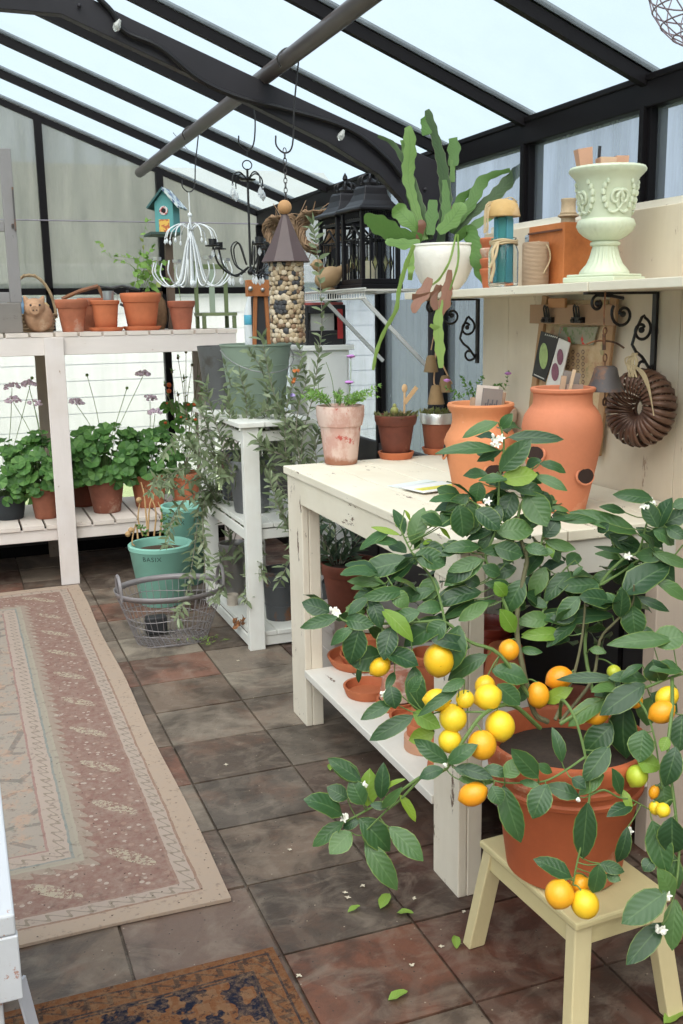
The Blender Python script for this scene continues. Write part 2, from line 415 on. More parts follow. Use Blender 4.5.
bm = BM(); prism(bm, [(-6.1, 9.4, 1.95), (4.15, 9.4, 1.95), (4.15, 11.2, 3.0), (-6.1, 11.2, 3.0)], (0, .05, .08)); build('roof', bm, plain((.24, .245, .22), .9, .12, 2), garage, smooth=False)
bm = BM()
for k in range(86): box(bm, 4.2, 4.23, -4+k*.16, -4+k*.16+.152, -.1, 1.62)
for z in (.4, 1.2): box(bm, 4.23, 4.27, -4, 9.75, z, z+.08)
tag(build('board_fence', bm, plain((.20, .225, .25), .8, .2, 4), origin=(4.2, 2.4, 0), smooth=False), 'grey board fence outside, blurred behind the right glazing', 'fence')

# ================================================================== RUGS
def rug_mat():
    N = NT('woven_runner'); sep = N.n('SeparateXYZ'); N.t.links.new(N.co(), sep.inputs[0]); X, Y = sep.outputs[0], sep.outputs[1]
    wob = N.math('ADD', N.math('MULTIPLY', N.math('SUBTRACT', N.noise(5), .5), .014), N.math('MULTIPLY', N.math('SUBTRACT', N.noise(45, None, 3), .5), .008))
    d = N.math('MINIMUM', N.math('SUBTRACT', .562, X), N.math('ADD', X, 1.0))
    d = N.math('MINIMUM', d, N.math('MINIMUM', N.math('SUBTRACT', Y, 2.315), N.math('SUBTRACT', 5.68, Y)))
    d = N.math('ADD', d, wob)
    t = N.math('ADD', X, Y)
    tan, cream, pink, teal, field = (.37, .275, .21), (.36, .28, .235), (.215, .122, .10), (.19, .205, .19), (.30, .25, .21)
    c = N.ramp(d, [(0, tan), (.062, (.25, .15, .11)), (.067, cream), (.112, (.25, .15, .12)), (.118, pink), (.335, (.29, .25, .20)), (.357, teal), (.366, cream), (.425, (.28, .16, .14)), (.433, field)], 'CONSTANT')
    # zigzag vines in both guard stripes
    tri = N.math('MULTIPLY', N.math('ADD', N.math('SINE', N.math('MULTIPLY', t, 120)), 1), .012)
    for cen in (.082, .385):
        zz = N.math('ABSOLUTE', N.math('SUBTRACT', N.math('SUBTRACT', d, cen-.004), tri))
        c = N.mix(N.math('MULTIPLY', N.math('LESS_THAN', zz, .0045), .8), c, (.20, .16, .12))
    # scalloped lattice against the pink
    sc = N.math('MULTIPLY', N.math('ABSOLUTE', N.math('SINE', N.math('MULTIPLY', t, 52))), .032)
    lat = N.math('MULTIPLY', N.math('GREATER_THAN', d, N.math('SUBTRACT', .325, sc)), N.math('LESS_THAN', d, .345))
    c = N.mix(N.math('MULTIPLY', lat, .55), c, (.32, .28, .22))
    # medallions and sprigs on the pink band
    fr = N.math('SUBTRACT', N.math('FRACT', N.math('MULTIPLY', t, 3.2)), .5)
    e = N.math('ADD', N.math('POWER', N.math('MULTIPLY', fr, 9), 2), N.math('POWER', N.math('DIVIDE', N.math('SUBTRACT', d, .21), .062), 2))
    band = N.math('MULTIPLY', N.math('GREATER_THAN', d, .125), N.math('LESS_THAN', d, .315))
    br = N.math('GREATER_THAN', N.noise(75, None, 4, .8), .5)
    c = N.mix(N.math('MULTIPLY', N.math('MULTIPLY', N.math('LESS_THAN', e, 1), band), N.math('MULTIPLY', br, .75)), c, (.42, .37, .27))
    vo = N.voro(38); sp = N.math('LESS_THAN', vo, .26)
    rowm = N.math('LESS_THAN', N.math('ABSOLUTE', N.math('SUBTRACT', N.math('ABSOLUTE', fr), .36)), .10)
    c = N.mix(N.math('MULTIPLY', N.math('MULTIPLY', sp, rowm), N.math('MULTIPLY', band, .7)), c, (.45, .38, .32))
    # field: blossoms and dark vines
    fm = N.math('GREATER_THAN', d, .433)
    ed = N.voro(5.5, N.co(), 'DISTANCE_TO_EDGE')
    c = N.mix(N.math('MULTIPLY', N.math('MULTIPLY', N.math('LESS_THAN', ed, .05), fm), N.math('MULTIPLY', N.math('GREATER_THAN', N.noise(9), .48), .7)), c, (.14, .12, .11))
    c = N.mix(N.math('MULTIPLY', N.ramp(N.noise(11, None, 6, .8), [(.5, 0.0), (.6, .65)]), fm), c, (.42, .25, .17))
    c = N.mix(N.math('MULTIPLY', N.ramp(N.noise(17, N.co((1, 1, 1), (3, 1, 0)), 6, .8), [(.58, 0.0), (.62, .6)]), fm), c, (.16, .17, .14))
    sm2 = N.math('LESS_THAN', N.voro(30, N.co((1, 1, 1), (2, 1, 0))), .30); c = N.mix(N.math('MULTIPLY', N.math('MULTIPLY', sm2, band), N.math('MULTIPLY', N.math('GREATER_THAN', N.noise(13), .5), .45)), c, (.33, .22, .17))
    worn = N.noise(34, None, 7, .85); c = N.mix(N.ramp(worn, [(.42, 0.0), (.7, .6)]), c, (.33, .265, .22))
    dk = N.noise(50, None, 4); c = N.mix(N.ramp(dk, [(.57, 0.0), (.75, .6)]), c, (.11, .075, .06)); c = N.mix(N.math('MULTIPLY', N.math('LESS_THAN', N.voro(34, N.co((1, 1, 1), (9, 9, 0))), .09), .8), c, (.03, .02, .015))
    N.bump(N.wave(170, N.co(), .5), .2, .002)
    return N.fin(c, .95, 0, .1)
def slab(bm, x0, x1, y0, y1, z, nx, ny, wob, zw):
    g = [[None]*(ny+1) for _ in range(nx+1)]
    for i in range(nx+1):
        for j in range(ny+1):
            x = x0+(x1-x0)*i/nx; y = y0+(y1-y0)*j/ny
            if i in (0, nx): x += math.sin(y*5)*wob
            if j in (0, ny): y += math.sin(x*7)*wob
            g[i][j] = [bm.verts.new((x, y, 0.002)), bm.verts.new((x, y, z+zw*(math.sin(x*9+y*4)*.5+.5)))]
    for i in range(nx):
        for j in range(ny):
            for k in (0, 1): bm.faces.new((g[i][j][k], g[i+1][j][k], g[i+1][j+1][k], g[i][j+1][k]))
    for i in range(nx):
        for j in (0, ny): bm.faces.new((g[i][j][0], g[i+1][j][0], g[i+1][j][1], g[i][j][1]))
    for j in range(ny):
        for i in (0, nx): bm.faces.new((g[i][j][0], g[i][j+1][0], g[i][j+1][1], g[i][j][1]))
bm = BM(); slab(bm, -1.0, .562, 2.315, 5.68, .009, 24, 40, .004, .003)
tag(build('runner_rug', bm, rug_mat(), smooth=True, ang=60), 'long faded pink and beige patterned rug down the aisle', 'rug')
def mat_mat():
    N = NT('woven_mat'); sep = N.n('SeparateXYZ'); N.t.links.new(N.co(), sep.inputs[0]); X, Y = sep.outputs[0], sep.outputs[1]
    d = N.math('MINIMUM', N.math('SUBTRACT', .60, X), N.math('SUBTRACT', 2.075, Y))
    rust, navy, pale = (.15, .062, .028), (.012, .014, .026), (.17, .085, .045)
    vo = N.n('TexVoronoi', distance='CHEBYCHEV'); vo.inputs['Scale'].default_value = 24; N.t.links.new(N.co(), vo.inputs['Vector'])
    blocks = N.mix(N.ramp(N.noise(20, None, 2), [(.49, 0.0), (.51, 1.0)]), navy, N.mix(N.math('LESS_THAN', vo.outputs[0], .35), rust, pale))
    c = N.mix(N.math('GREATER_THAN', d, .075), rust, blocks)
    tri = N.math('PINGPONG', N.math('ADD', X, Y), .025)
    z = N.math('ABSOLUTE', N.math('SUBTRACT', N.math('SUBTRACT', d, .032), tri))
    c = N.mix(N.math('MULTIPLY', N.math('LESS_THAN', z, .006), .8), c, (.06, .04, .03))
    for q in (.022, .072, .082): c = N.mix(N.math('LESS_THAN', N.math('ABSOLUTE', N.math('SUBTRACT', d, q)), .003), c, (.04, .03, .03))
    c = N.mix(N.ramp(N.noise(60, None, 5, .8), [(.45, 0.0), (.7, .8)]), c, (.20, .12, .07)); c = N.mix(N.ramp(N.noise(38, N.co((1, 1, 1), (5, 0, 0)), 4, .8), [(.55, 0.0), (.62, .75)]), c, (.03, .022, .022))
    N.bump(N.noise(150), .4, .003); return N.fin(c, .97, 0, .1)
bm = BM(); slab(bm, -.55, .60, 1.37, 2.075, .010, 16, 12, .003, .003)
o = tag(build('door_mat', bm, mat_mat(), smooth=True, ang=60), 'small rust and navy woven mat at the near end of the runner', 'rug')

# ================================================================== BENCHES AND SHELVES
WB = paint(CREAM, .8, 'Y'); WBZ = paint((.78, .70, .57), .75, 'Z'); WBX = paint((.80, .75, .66), .6, 'X')
WPALE = paint((.74, .70, .64), .55, 'Y')
bench = thing('potting_bench', 'cream painted potting bench with chipped legs, a lower shelf and a high plank back', 'bench', (1.48, 2.7, 0))
XB = 1.10
bm = BM()
for k in range(5):
    x0 = XB+k*.154; box(bm, x0, x0+.151, 2.085, 3.47, .927, .955)
build('tabletop', bm, WB, bench, bevel=.003, smooth=False)
bm = BM(); box(bm, XB+.006, XB+.03, 2.245, 3.30, .838, .926); box(bm, XB+.008, XB+.028, 2.11, 2.24, .842, .926); build('apron', bm, WB, bench, bevel=.002, smooth=False)
bm = BM(); box(bm, 1.18, 1.75, 2.095, 2.118, .835, .926); build('apron', bm, paint((.66, .62, .56), .35, 'X', (.4, .34, .28)), bench, bevel=.002, smooth=False)
bm = BM(); box(bm, 1.18, 1.80, 3.42, 3.445, .835, .926); build('apron', bm, WBX, bench, bevel=.002, smooth=False)
for y0, y1 in ((2.10, 2.245), (3.30, 3.455)):
    bm = BM(); box(bm, 1.110, 1.135, y0, y1, 0, .926); box(bm, 1.136, 1.178, y0-.001, y0+.035, 0, .926); box(bm, 1.136, 1.178, y1-.035, y1, 0, .926)
    build('leg', bm, paint((.78, .70, .58), .85, 'Z'), bench, bevel=.003, smooth=False)
    bm = BM(); box(bm, 1.70, 1.865, y0, y0+.05, 0, .926); build('leg', bm, paint((.62, .50, .41), .5, 'Z', (.3, .2, .15)), bench, bevel=.003, smooth=False)
bm = BM()
for k in range(4): box(bm, 1.105+k*.155, 1.255+k*.155, 2.246 if k == 0 else 2.105, 3.298 if k == 0 else 3.40, .195, .222)
build('lower_shelf', bm, WPALE, bench, bevel=.003, smooth=False)
bm = BM(); y = 1.35
while y < 3.37:
    y1 = min(y+.46, 3.375); box(bm, 1.872, 1.892, y+.001, y1-.001, .0 if y > 5 else .90, 1.778); y = y1
build('backboard', bm, paint((.70, .60, .47), .62, 'Z', (.40, .29, .21)), bench, bevel=.002, smooth=False)
bm = BM()
for z in (1.02, 1.74): box(bm, 1.893, 1.915, 1.4, 3.36, z, z+.06)
for y in (1.4, 3.30): box(bm, 1.893, 1.925, y, y+.06, 0, 1.76)
build('back_batten', bm, WBX, bench, smooth=False)
SHZ = 1.572
shelf = thing('wall_shelf', 'cream plank shelf on black scroll brackets above the potting bench', 'shelf', (1.74, 2.4, 1.547))
bm = BM(); box(bm, 1.612, 1.871, 1.30, 2.33, 1.548, SHZ); box(bm, 1.61, 1.871, 2.333, 3.51, 1.547, SHZ); build('shelf_board', bm, paint((.80, .73, .60), .5, 'Y'), shelf, bevel=.002, smooth=False)
IRON = plain((.012, .010, .011), .4, .3, 40, 0.0, .4)
def spiral(c, r0, r1, a0, turns, n=22):      # in the XZ plane
    return [(c[0]+(r0+(r1-r0)*i/n)*math.cos(a0+turns*2*PI*i/n), c[1], c[2]+(r0+(r1-r0)*i/n)*math.sin(a0+turns*2*PI*i/n)) for i in range(n+1)]
for yb in (2.37, 3.405, 1.5):
    bm = BM(); x0, z0 = 1.866, 1.545
    box(bm, x0-.005, x0+.004, yb-.009, yb+.009, 1.305, 1.545); box(bm, 1.63, x0-.005, yb-.009, yb+.009, 1.539, 1.546)
    sA = spiral((x0-.045, yb, 1.44), .012, .036, PI*.2, 1.15)
    tube(bm, sA+[(x0-.075, yb, 1.40), (x0-.04, yb, 1.365), (x0-.012, yb, 1.33)], .0045, 6, n=2)
    tube(bm, spiral((x0-.035, yb, 1.34), .028, .010, 0, -.8), .0045, 6)
    sB = spiral((x0-.11, yb, 1.485), .010, .040, PI, -1.1)
    tube(bm, sB, .0045, 6); tube(bm, spiral((x0-.195, yb, 1.515), .022, .009, PI*.5, .9), .0045, 6)
    tube(bm, [(x0-.195, yb, 1.537), (x0-.15, yb, 1.535), (x0-.11, yb, 1.528)], .0045, 6)
    for c in ((x0-.045, yb, 1.44), (x0-.11, yb, 1.485), (x0-.195, yb, 1.515)): ball(bm, c, .009)
    build('scroll_bracket', bm, IRON, shelf)

# --- slatted two-tier staging along the far wall
WS = paint((.74, .66, .62), .25, 'X', (.34, .22, .15)); WSY = paint((.70, .61, .55), .5, 'Y', (.3, .2, .13)); WSZ = paint((.74, .66, .63), .3, 'Z', (.34, .22, .15))
stg = thing('plant_staging', 'long whitewashed two-tier slatted plant staging along the far wall', 'bench', (.2, 6.1, 0))
for k in range(27):
    x0 = -1.93+k*.13
    if x0 < -.6 and k % 1: continue
    bm = BM(); box(bm, x0, x0+.117, 5.752, 6.48, 1.398, 1.42); build('slat', bm, WSY, stg, smooth=False)
    bm = BM(); box(bm, x0+.01, x0+.127, 5.775, 6.50, .325, .347); build('slat', bm, WSY, stg, smooth=False)
for (z0, z1), y in (((1.298, 1.397), 5.755), ((.255, .324), 5.785)):
    bm = BM(); box(bm, -1.93, 1.56, y, y+.03, z0, z1); build('apron', bm, WS, stg, smooth=False, bevel=.003)
    bm = BM(); box(bm, -1.93, 1.56, 6.44, 6.47, z0, z1); build('apron', bm, WS, stg, smooth=False)
for x in (-1.9, -.70, .475, 1.46):
    bm = BM(); box(bm, x, x+.103, 5.735 if x < 1 else 5.787, 5.754 if x < 1 else 5.82, 0, 1.395); build('leg', bm, WSZ, stg, smooth=False, bevel=.003)
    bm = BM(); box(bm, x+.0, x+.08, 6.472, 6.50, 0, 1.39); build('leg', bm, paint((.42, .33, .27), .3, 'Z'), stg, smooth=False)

# --- white three-shelf stand between the benches
WH = paint((.80, .79, .74), .2, 'Y'); WHZ = paint((.80, .79, .75), .25, 'Z')
st = thing('shelf_stand', 'white painted three-shelf plant stand behind the potting bench', 'stand', (1.42, 4.6, 0))
for nm, z, ov in (('top', 1.018, .02), ('shelf', .56, -.02), ('shelf', .055, -.02)):
    bm = BM()
    for k in range(3): box(bm, 1.15-ov+.120*k, 1.15-ov+.120*k+.117, 4.20-ov, 5.05+ov, z, z+.022)
    build(nm, bm, WH, st, smooth=False, bevel=.003)
for z in (.94, .50, .0):
    bm = BM(); box(bm, 1.17, 1.45, 4.225, 4.243, z+.01, z+.054); box(bm, 1.158, 1.168, 4.25, 5.0, z+.01, z+.054); build('rail', bm, WH, st, smooth=False)
for x in (1.152, 1.405):
    for y in (4.20, 5.01):
        bm = BM(); box(bm, x, x+.072, y-.001, y+.04, 0, 1.017); build('post', bm, WHZ, st, smooth=False, bevel=.002)

# --- wire wall shelf carrying the lanterns
ws = thing('wire_shelf', 'white wire shelf on slanting arms under the two black lanterns', 'shelf', (1.8, 4.3, 1.6))
bm = BM()
for k in range(26): tube(bm, [(1.63, 3.95+k*.03, 1.596), (1.95, 3.95+k*.03, 1.596)], .002, 4)
for k in range(26): tube(bm, [(1.63, 3.95+k*.03, 1.596), (1.63, 3.95+k*.03, 1.562)], .002, 4)
for p in ((1.63, 1.6), (1.63, 1.56), (1.80, 1.592), (1.945, 1.592)): tube(bm, [(p[0], 3.94, p[1]), (p[0], 4.72, p[1])], .004, 6)
build('wire_deck', bm, plain((.62, .60, .56), .4), ws)
for y in (4.02, 4.49):
    bm = BM(); bar(bm, (1.64, y, 1.57), (1.945, y, 1.27), .012, .016); build('arm', bm, plain((.6, .6, .6), .4), ws, smooth=False)

# --- white table at the left edge, close to the camera
lt = thing('white_table', 'white painted table with chipped edge at the left, nearest the camera', 'table', (-.3, 1.8, 0))
LW = paint((.58, .58, .61), 1.1, 'Y', (.42, .24, .2))
bm = BM()
for k in range(4): box(bm, .018-.15*(k+1), .018-.15*k-.003, 1.285, 2.2, .69, .72)
build('tabletop', bm, LW, lt, bevel=.003, smooth=False)
bm = BM(); box(bm, -.58, .017, 1.283, 1.30, .594, .689); box(bm, -.005, .014, 1.30, 2.18, .61, .689); build('apron', bm, LW, lt, bevel=.002, smooth=False)
for x, y in ((-.06, 1.303), (-.58, 1.303), (-.06, 2.12), (-.58, 2.12)):
    bm = BM(); box(bm, x, x+.05, y, y+.05, 0 if y < 1.4 else .016, .69); build('leg', bm, LW, lt, bevel=.002, smooth=False)
bm = BM(); bar(bm, (.015, 1.315, .60), (.055, 1.36, .30), .004, .02); build('hanging_strap', bm, plain((.55, .55, .6), .3), lt, smooth=False)

# --- low white cabinet beyond the stand
cb = thing('white_cabinet', 'narrow white cabinet beyond the stand, under the black and red crate', 'cabinet', (1.69, 4.7, 0))
bm = BM(); box(bm, 1.58, 1.80, 4.57, 4.83, .06, 1.325); build('body', bm, plain((.76, .76, .74), .5, .05), cb, smooth=False, bevel=.003)
bm = BM(); box(bm, 1.56, 1.82, 4.55, 4.85, 1.326, 1.35); build('top', bm, plain((.80, .80, .78), .5, .05), cb, smooth=False, bevel=.003)
bm = BM(); box(bm, 1.595, 1.785, 4.56, 4.57, .1, 1.30); build('door', bm, plain((.74, .74, .73), .5, .05), cb, smooth=False, bevel=.002)
bm = BM(); box(bm, 1.59, 1.79, 4.58, 4.82, 0, .06); build('plinth', bm, plain((.3, .3, .3), .5), cb, smooth=False)

# ================================================================== STOOL
sc_ = V(1.195, 1.725, 0); srot = math.radians(3)
stool = thing('stool', 'small pale yellow wooden stool under the lemon tree', 'stool', sc_)
YEL = paint((.66, .56, .30), .12, 'Y', (.35, .25, .12), .55); YELZ = paint((.66, .56, .32), .12, 'Z', (.35, .25, .12), .55)
hx, hy = .125, .185
bm = BM(); box(bm, -hx, hx, -hy, hy, .262, .28); bm.transform(Matrix.Translation(sc_) @ Matrix.Rotation(srot, 4, 'Z')); build('seat', bm, YEL, stool, bevel=.005, smooth=False)
bm = BM()
for s in (1, -1):
    box(bm, s*(hx-.018)-.009, s*(hx-.018)+.009, -hy+.035, hy-.035, .215, .261); box(bm, -hx+.03, hx-.03, s*(hy-.022)-.009, s*(hy-.022)+.009, .215, .261)
bm.transform(Matrix.Translation(sc_) @ Matrix.Rotation(srot, 4, 'Z')); build('apron', bm, YEL, stool, bevel=.002, smooth=False)
for sx in (1, -1):
    for sy in (1, -1):
        bm = BM(); t0 = V(sx*(hx-.028), sy*(hy-.026), .262); t1 = V(sx*(hx+.004), sy*(hy+.012), 0)
        vs0 = [(-.022, -.016), (.022, -.016), (.022, .016), (-.022, .016)]
        A = [bm.verts.new(t0+V(a, b, 0)) for a, b in vs0]; B = [bm.verts.new(t1+V(a, b, 0)) for a, b in vs0]
        bm.faces.new(A); bm.faces.new(B[::-1])
        for i in range(4): bm.faces.new((A[i], A[(i+1) % 4], B[(i+1) % 4], B[i]))
        bm.transform(Matrix.Translation(sc_) @ Matrix.Rotation(srot, 4, 'Z')); build('leg', bm, YELZ, stool, bevel=.003, smooth=False)

# ================================================================== LEMON TREE
def pot_prof(r, rb, h, rim=.0, rt=.006, wall=.012, soil=.03):
    # outer profile from foot to rim, over the lip and down inside; r = radius at the rim
    P_ = [(rb*.2, .0), (rb-.004, 0), (rb, .004)]
    if rim: 
        rr = rb+(r-rt-rb)*(h-rim)/h
        P_ += [(rb+(rr-rb)*.5, (h-rim)*.5), (rr, h-rim), (rr+rt*.9, h-rim+.003), (r-.001, h-rim*.5), (r, h-.004), (r-.003, h)]
    else: P_ += [(rb+(r-rb)*.5, h*.5), (r-.001, h-.004), (r-.002, h)]
    P_ += [(r-wall, h), (r-wall-.003, h-.006), (r-wall-.006, h-soil-.02)]
    return P_
tree = thing('lemon_tree', 'potted lemon tree full of yellow fruit standing on the yellow stool', 'lemon tree', (sc_.x, sc_.y, .28))
PC = V(sc_.x-.012, sc_.y+.012, .2805)
bm = BM()
lathe(bm, [(.03, 0), (.112, 0), (.120, .006), (.131, .09), (.144, .165), (.152, .205), (.158, .209), (.159, .217), (.155, .222), (.156, .234), (.162, .238), (.163, .247), (.159, .252), (.160, .262), (.167, .266), (.170, .285), (.171, .300), (.168, .306), (.158, .307), (.152, .300), (.147, .24)], PC, 56, fn=lambda r, z, a, j: (r*1.05, z))
build('pot', bm, clay((.50, .118, .042), .18, .12, (.58, .36, .24), .6, 7, 5), tree)
bm = BM(); disc(bm, PC+V(0, 0, .262), .1485, 28, bump=.012); build('soil', bm, SOIL, tree)
WOODY = plain((.13, .12, .06), .8, .3, 60); TWIG = plain((.12, .19, .05), .6, .25, 50)
stems = []      # list of world-space polylines
TD = 2.165      # distance of the crown's middle from the camera
def st_(pts, r0, r1, woody=False, dd=0):
    q = smoothpath([D(x, y, TD+(d if d else 0)+dd) for x, y, d in pts], 4); stems.append((q, r0, r1, woody)); return q
st_([(548,722,.03),(534,712,.02),(523,669,0),(517,634,0),(518,607,.0),(524,575,0),(527,558,0),(521,540,0),(518,517,0)], .0065, .004, True)
st_([(518,517,0),(521,505,0),(527,492,0),(528,480,0),(533,468,0)], .0035, .002)
st_([(527,558,0),(540,545,.02),(543,535,.02),(548,510,.02)], .003, .002)
st_([(517,634,0),(512,622,0),(500,592,0),(486,560,0),(490,545,0),(497,525,0),(499,487,-.02),(504,447,-.02),(501,427,-.02)], .004, .002)
st_([(518,530,0),(500,523,-.01),(482,508,-.02),(470,500,-.02)], .0025, .0015)
st_([(535,705,.0),(500,655,-.02),(470,642,-.03),(445,622,-.04),(420,622,-.05),(370,624,-.07),(345,621,-.08),(337,614,-.08)], .0045, .002)
st_([(445,622,-.04),(440,600,-.03),(432,578,-.02),(417,560,-.02),(409,547,-.02),(400,528,-.02)], .003, .0018)
st_([(420,622,-.05),(400,600,-.05),(392,585,-.06),(386,575,-.06)], .0025, .0015)
st_([(530,640,.03),(548,600,.05),(560,575,.06),(575,560,.06)], .003, .0015)
st_([(555,720,.0),(572,680,.03),(580,649,.03),(584,619,.03),(585,600,.02)], .004, .002, True)
st_([(560,722,.0),(592,680,.05),(600,640,.05),(615,622,.03),(632,604,.02),(634,585,.0)], .004, .002, True)
st_([(592,690,.05),(585,640,.08),(599,587,.08),(622,560,.06),(638,552,.05),(645,530,.03),(649,514,.02)], .0045, .002)
st_([(600,585,.07),(622,572,.08),(640,560,.06),(668,560,.02),(683,545,.0)], .003, .0018)
st_([(560,724,-.02),(600,700,-.02),(630,690,-.03),(647,687,-.05),(672,677,-.06),(700,670,-.08)], .0045, .0025)
st_([(540,728,-.05),(512,705,-.12),(485,713,-.17),(465,738,-.19),(446,769,-.19),(422,776,-.19),(395,795,-.17),(367,810,-.15),(345,822,-.14)], .005, .002)
st_([(422,776,-.19),(400,800,-.17),(385,812,-.16),(362,835,-.15)], .003, .0015)
st_([(560,718,-.05),(562,700,-.16),(574,716,-.20),(584,750,-.215),(590,790,-.22),(582,840,-.225),(576,868,-.225),(573,885,-.225)], .0035, .0018)
st_([(585,757,-.215),(566,770,-.215),(545,781,-.215),(520,783,-.215),(500,782,-.215),(478,775,-.21)], .0025, .0014)
st_([(590,795,-.22),(604,790,-.22),(618,797,-.21),(632,800,-.2),(650,810,-.17)], .0025, .0014)
st_([(672,677,-.06),(672,710,-.14),(668,750,-.18),(674,800,-.19),(679,850,-.2),(676,885,-.21),(668,915,-.22),(662,924,-.22)], .004, .0018)
st_([(485,712,-.17),(462,712,-.17),(440,712,-.16),(428,716,-.16)], .0025, .0014)
st_([(630,690,-.03),(645,710,-.1),(655,740,-.13),(662,790,-.15)], .003, .0015)
bm = BM(); bt = BM()
for q, r0, r1, wd in stems: tube(bm if wd else bt, q, r0, 7, r2=r1)
build('branch', bm, WOODY, tree)
LE = {
 (300,500): [(440,245,258,285,85),(450,178,492,48,65),(330,335,210,325,40),(420,365,270,390,50),(150,470,20,508,45),(180,480,280,500,60),(215,515,135,575,45),(240,512,205,640,85),(270,395,200,450,45),(285,400,320,500,60),(330,440,440,550,60,1),(370,510,340,625,75),(330,620,215,650,90),(345,610,460,660,85),(480,450,390,480,55),(590,490,437,570,95),(640,505,590,675,95),(370,370,425,425,60),(540,310,500,395,70),(465,215,570,255,80),(570,100,497,70,55),(640,20,655,135,90),(400,140,300,112,22,1),(455,255,365,330,40),(700,340,555,415,70),(700,250,600,320,70),(700,400,590,470,50),(640,190,550,215,50),(575,430,480,440,50),(540,360,430,400,50),(420,40,440,80,14,1),(405,105,385,100,14,1),(530,160,500,175,20,1),(560,110,600,150,20,1)],
 (420,400): [(315,90,188,138,45),(325,115,365,62,40),(315,200,98,205,50),(355,150,550,155,50),(325,205,240,240,35),(320,285,430,175,75),(330,320,455,300,70,1),(425,270,480,245,40),(480,255,577,285,40),(465,305,577,358,40),(375,350,480,365,55),(475,365,520,430,50),(430,370,500,490,95),(375,370,340,475,75),(240,330,225,400,60),(350,320,250,320,40),(270,300,185,300,45),(195,395,190,530,85),(225,440,310,510,80),(320,420,290,515,45),(195,380,115,440,50),(60,500,150,480,60),(80,500,15,460,60),(310,530,440,520,80),(500,552,552,485,60),(500,580,610,595,40),(400,620,480,600,50),(300,590,400,620,70),(180,580,90,620,55),(240,590,110,600,50),(0,580,90,650,80),(250,640,130,680,50),(540,475,690,485,35),(525,430,590,445,20),(300,520,200,560,40),(515,560,530,625,30,1)],
 (430,500): [(215,240,75,330,70),(205,370,40,415,65),(265,405,70,470,45),(190,435,125,475,35),(60,490,0,550,70),(375,320,310,440,75),(465,270,410,375,60),(560,290,470,390,60),(690,350,540,345,70),(600,390,520,470,60),(700,430,537,485,60),(530,540,388,540,50,1),(340,530,290,450,60,1),(480,480,365,490,60),(470,430,400,400,40),(280,300,220,270,50),(200,340,140,310,50),(360,600,440,610,30),(640,600,700,610,30),(300,260,330,200,40),(260,330,300,380,50,1)],
 (513,480): [(310,150,165,155,30),(500,215,265,135,65),(560,75,422,60,50),(450,130,360,110,35),(580,190,530,95,60),(585,190,630,85,60),(590,185,700,130,60),(640,110,700,85,40),(600,270,510,200,50),(560,200,640,250,70),(620,190,680,230,50),(385,175,345,205,40),(385,220,510,280,60),(450,290,345,270,20),(545,310,640,400,80),(560,290,700,345,40),(570,400,690,475,50),(440,460,605,352,110),(490,470,615,520,35),(480,505,490,618,85),(430,550,440,450,60),(400,545,205,565,60),(400,490,285,470,80),(345,420,205,430,65),(270,470,190,540,60),(200,620,55,630,50,1),(230,370,140,470,60),(130,350,75,455,60),(50,270,130,290,45),(115,295,155,290,35),(130,245,237,275,40),(640,640,415,655,60),(560,650,680,630,90),(500,600,570,640,50),(280,350,245,380,20)],
 (300,640): [(460,105,480,270,75),(370,250,262,308,50),(455,305,300,390,60),(455,290,550,345,60,1),(540,370,450,400,60,1),(595,490,475,410,60),(595,495,700,430,55),(575,520,490,550,50),(365,185,380,265,65),(440,210,480,150,45),(640,190,495,290,40),(620,515,700,530,40),(245,570,130,490,55),(240,100,235,165,20),(380,130,350,190,30)],
 (300,740): [(245,165,130,85,60),(190,235,118,195,60),(170,300,42,240,90),(175,330,65,415,55),(205,370,130,445,75),(255,260,210,170,70),(270,265,280,135,70,1),(325,235,335,110,55),(335,200,410,160,20,1),(240,315,350,430,90),(360,350,478,468,75),(262,408,375,580,75),(400,220,460,315,35,1),(240,320,180,350,40),(350,270,290,260,30),(330,270,400,200,35)],
 (420,640): [(270,60,130,150,60),(290,120,420,160,85),(310,180,390,250,70),(440,180,400,240,45),(500,250,600,200,50,1),(150,510,275,550,50),(155,560,280,570,50),(475,552,385,455,70),(340,550,400,490,60),(255,515,350,540,45),(470,500,525,530,35),(640,630,522,590,60),(510,580,460,700,85),(570,490,540,370,45),(480,590,410,570,30),(610,555,660,590,50),(200,30,60,0,60),(180,160,100,200,40)],
 (400,740): [(415,185,475,388,80),(370,185,400,250,60)],
 (513,640): [(405,155,205,155,40),(430,165,340,215,60),(530,180,372,285,85),(370,240,238,330,70),(450,260,450,450,110),(555,230,540,330,75),(555,215,650,280,70),(680,125,567,115,60),(525,362,510,475,90),(400,340,300,440,90),(385,430,295,550,75),(365,540,275,610,50),(432,620,405,530,50),(655,430,615,570,75),(600,570,615,665,75),(680,300,670,430,80),(440,600,470,680,30,1),(500,490,580,510,80,1),(620,390,600,440,40,1),(520,100,440,150,30),(560,80,590,160,90)],
 (513,790): [(300,50,280,250,80),(235,350,105,285,65),(345,298,325,400,65),(350,295,435,325,45),(375,340,425,360,35),(460,150,425,280,50),(480,60,390,100,50),(560,125,610,310,90),(640,110,640,240,100),(620,240,660,380,60),(640,430,590,330,70),(615,410,460,520,100),(600,535,475,680,75),(655,440,640,620,70),(560,280,530,320,50)],
}
samples = [p for q, *_ in stems for p in q]
def near_depth(x, y):      # distance along the view of the closest twig on screen
    best = None
    for p in samples:
        v = p-CAM; dz = v.dot(_f); px = 341.5+FPX*v.dot(_r)/dz; py = 512-FPX*v.dot(_u)/dz
        d2 = (px-x)**2+(py-y)**2
        if best is None or d2 < best[0]: best = (d2, dz, p)
    return best
up = V(0, 0, 1)
bl, by = BM(), BM(); allb = []
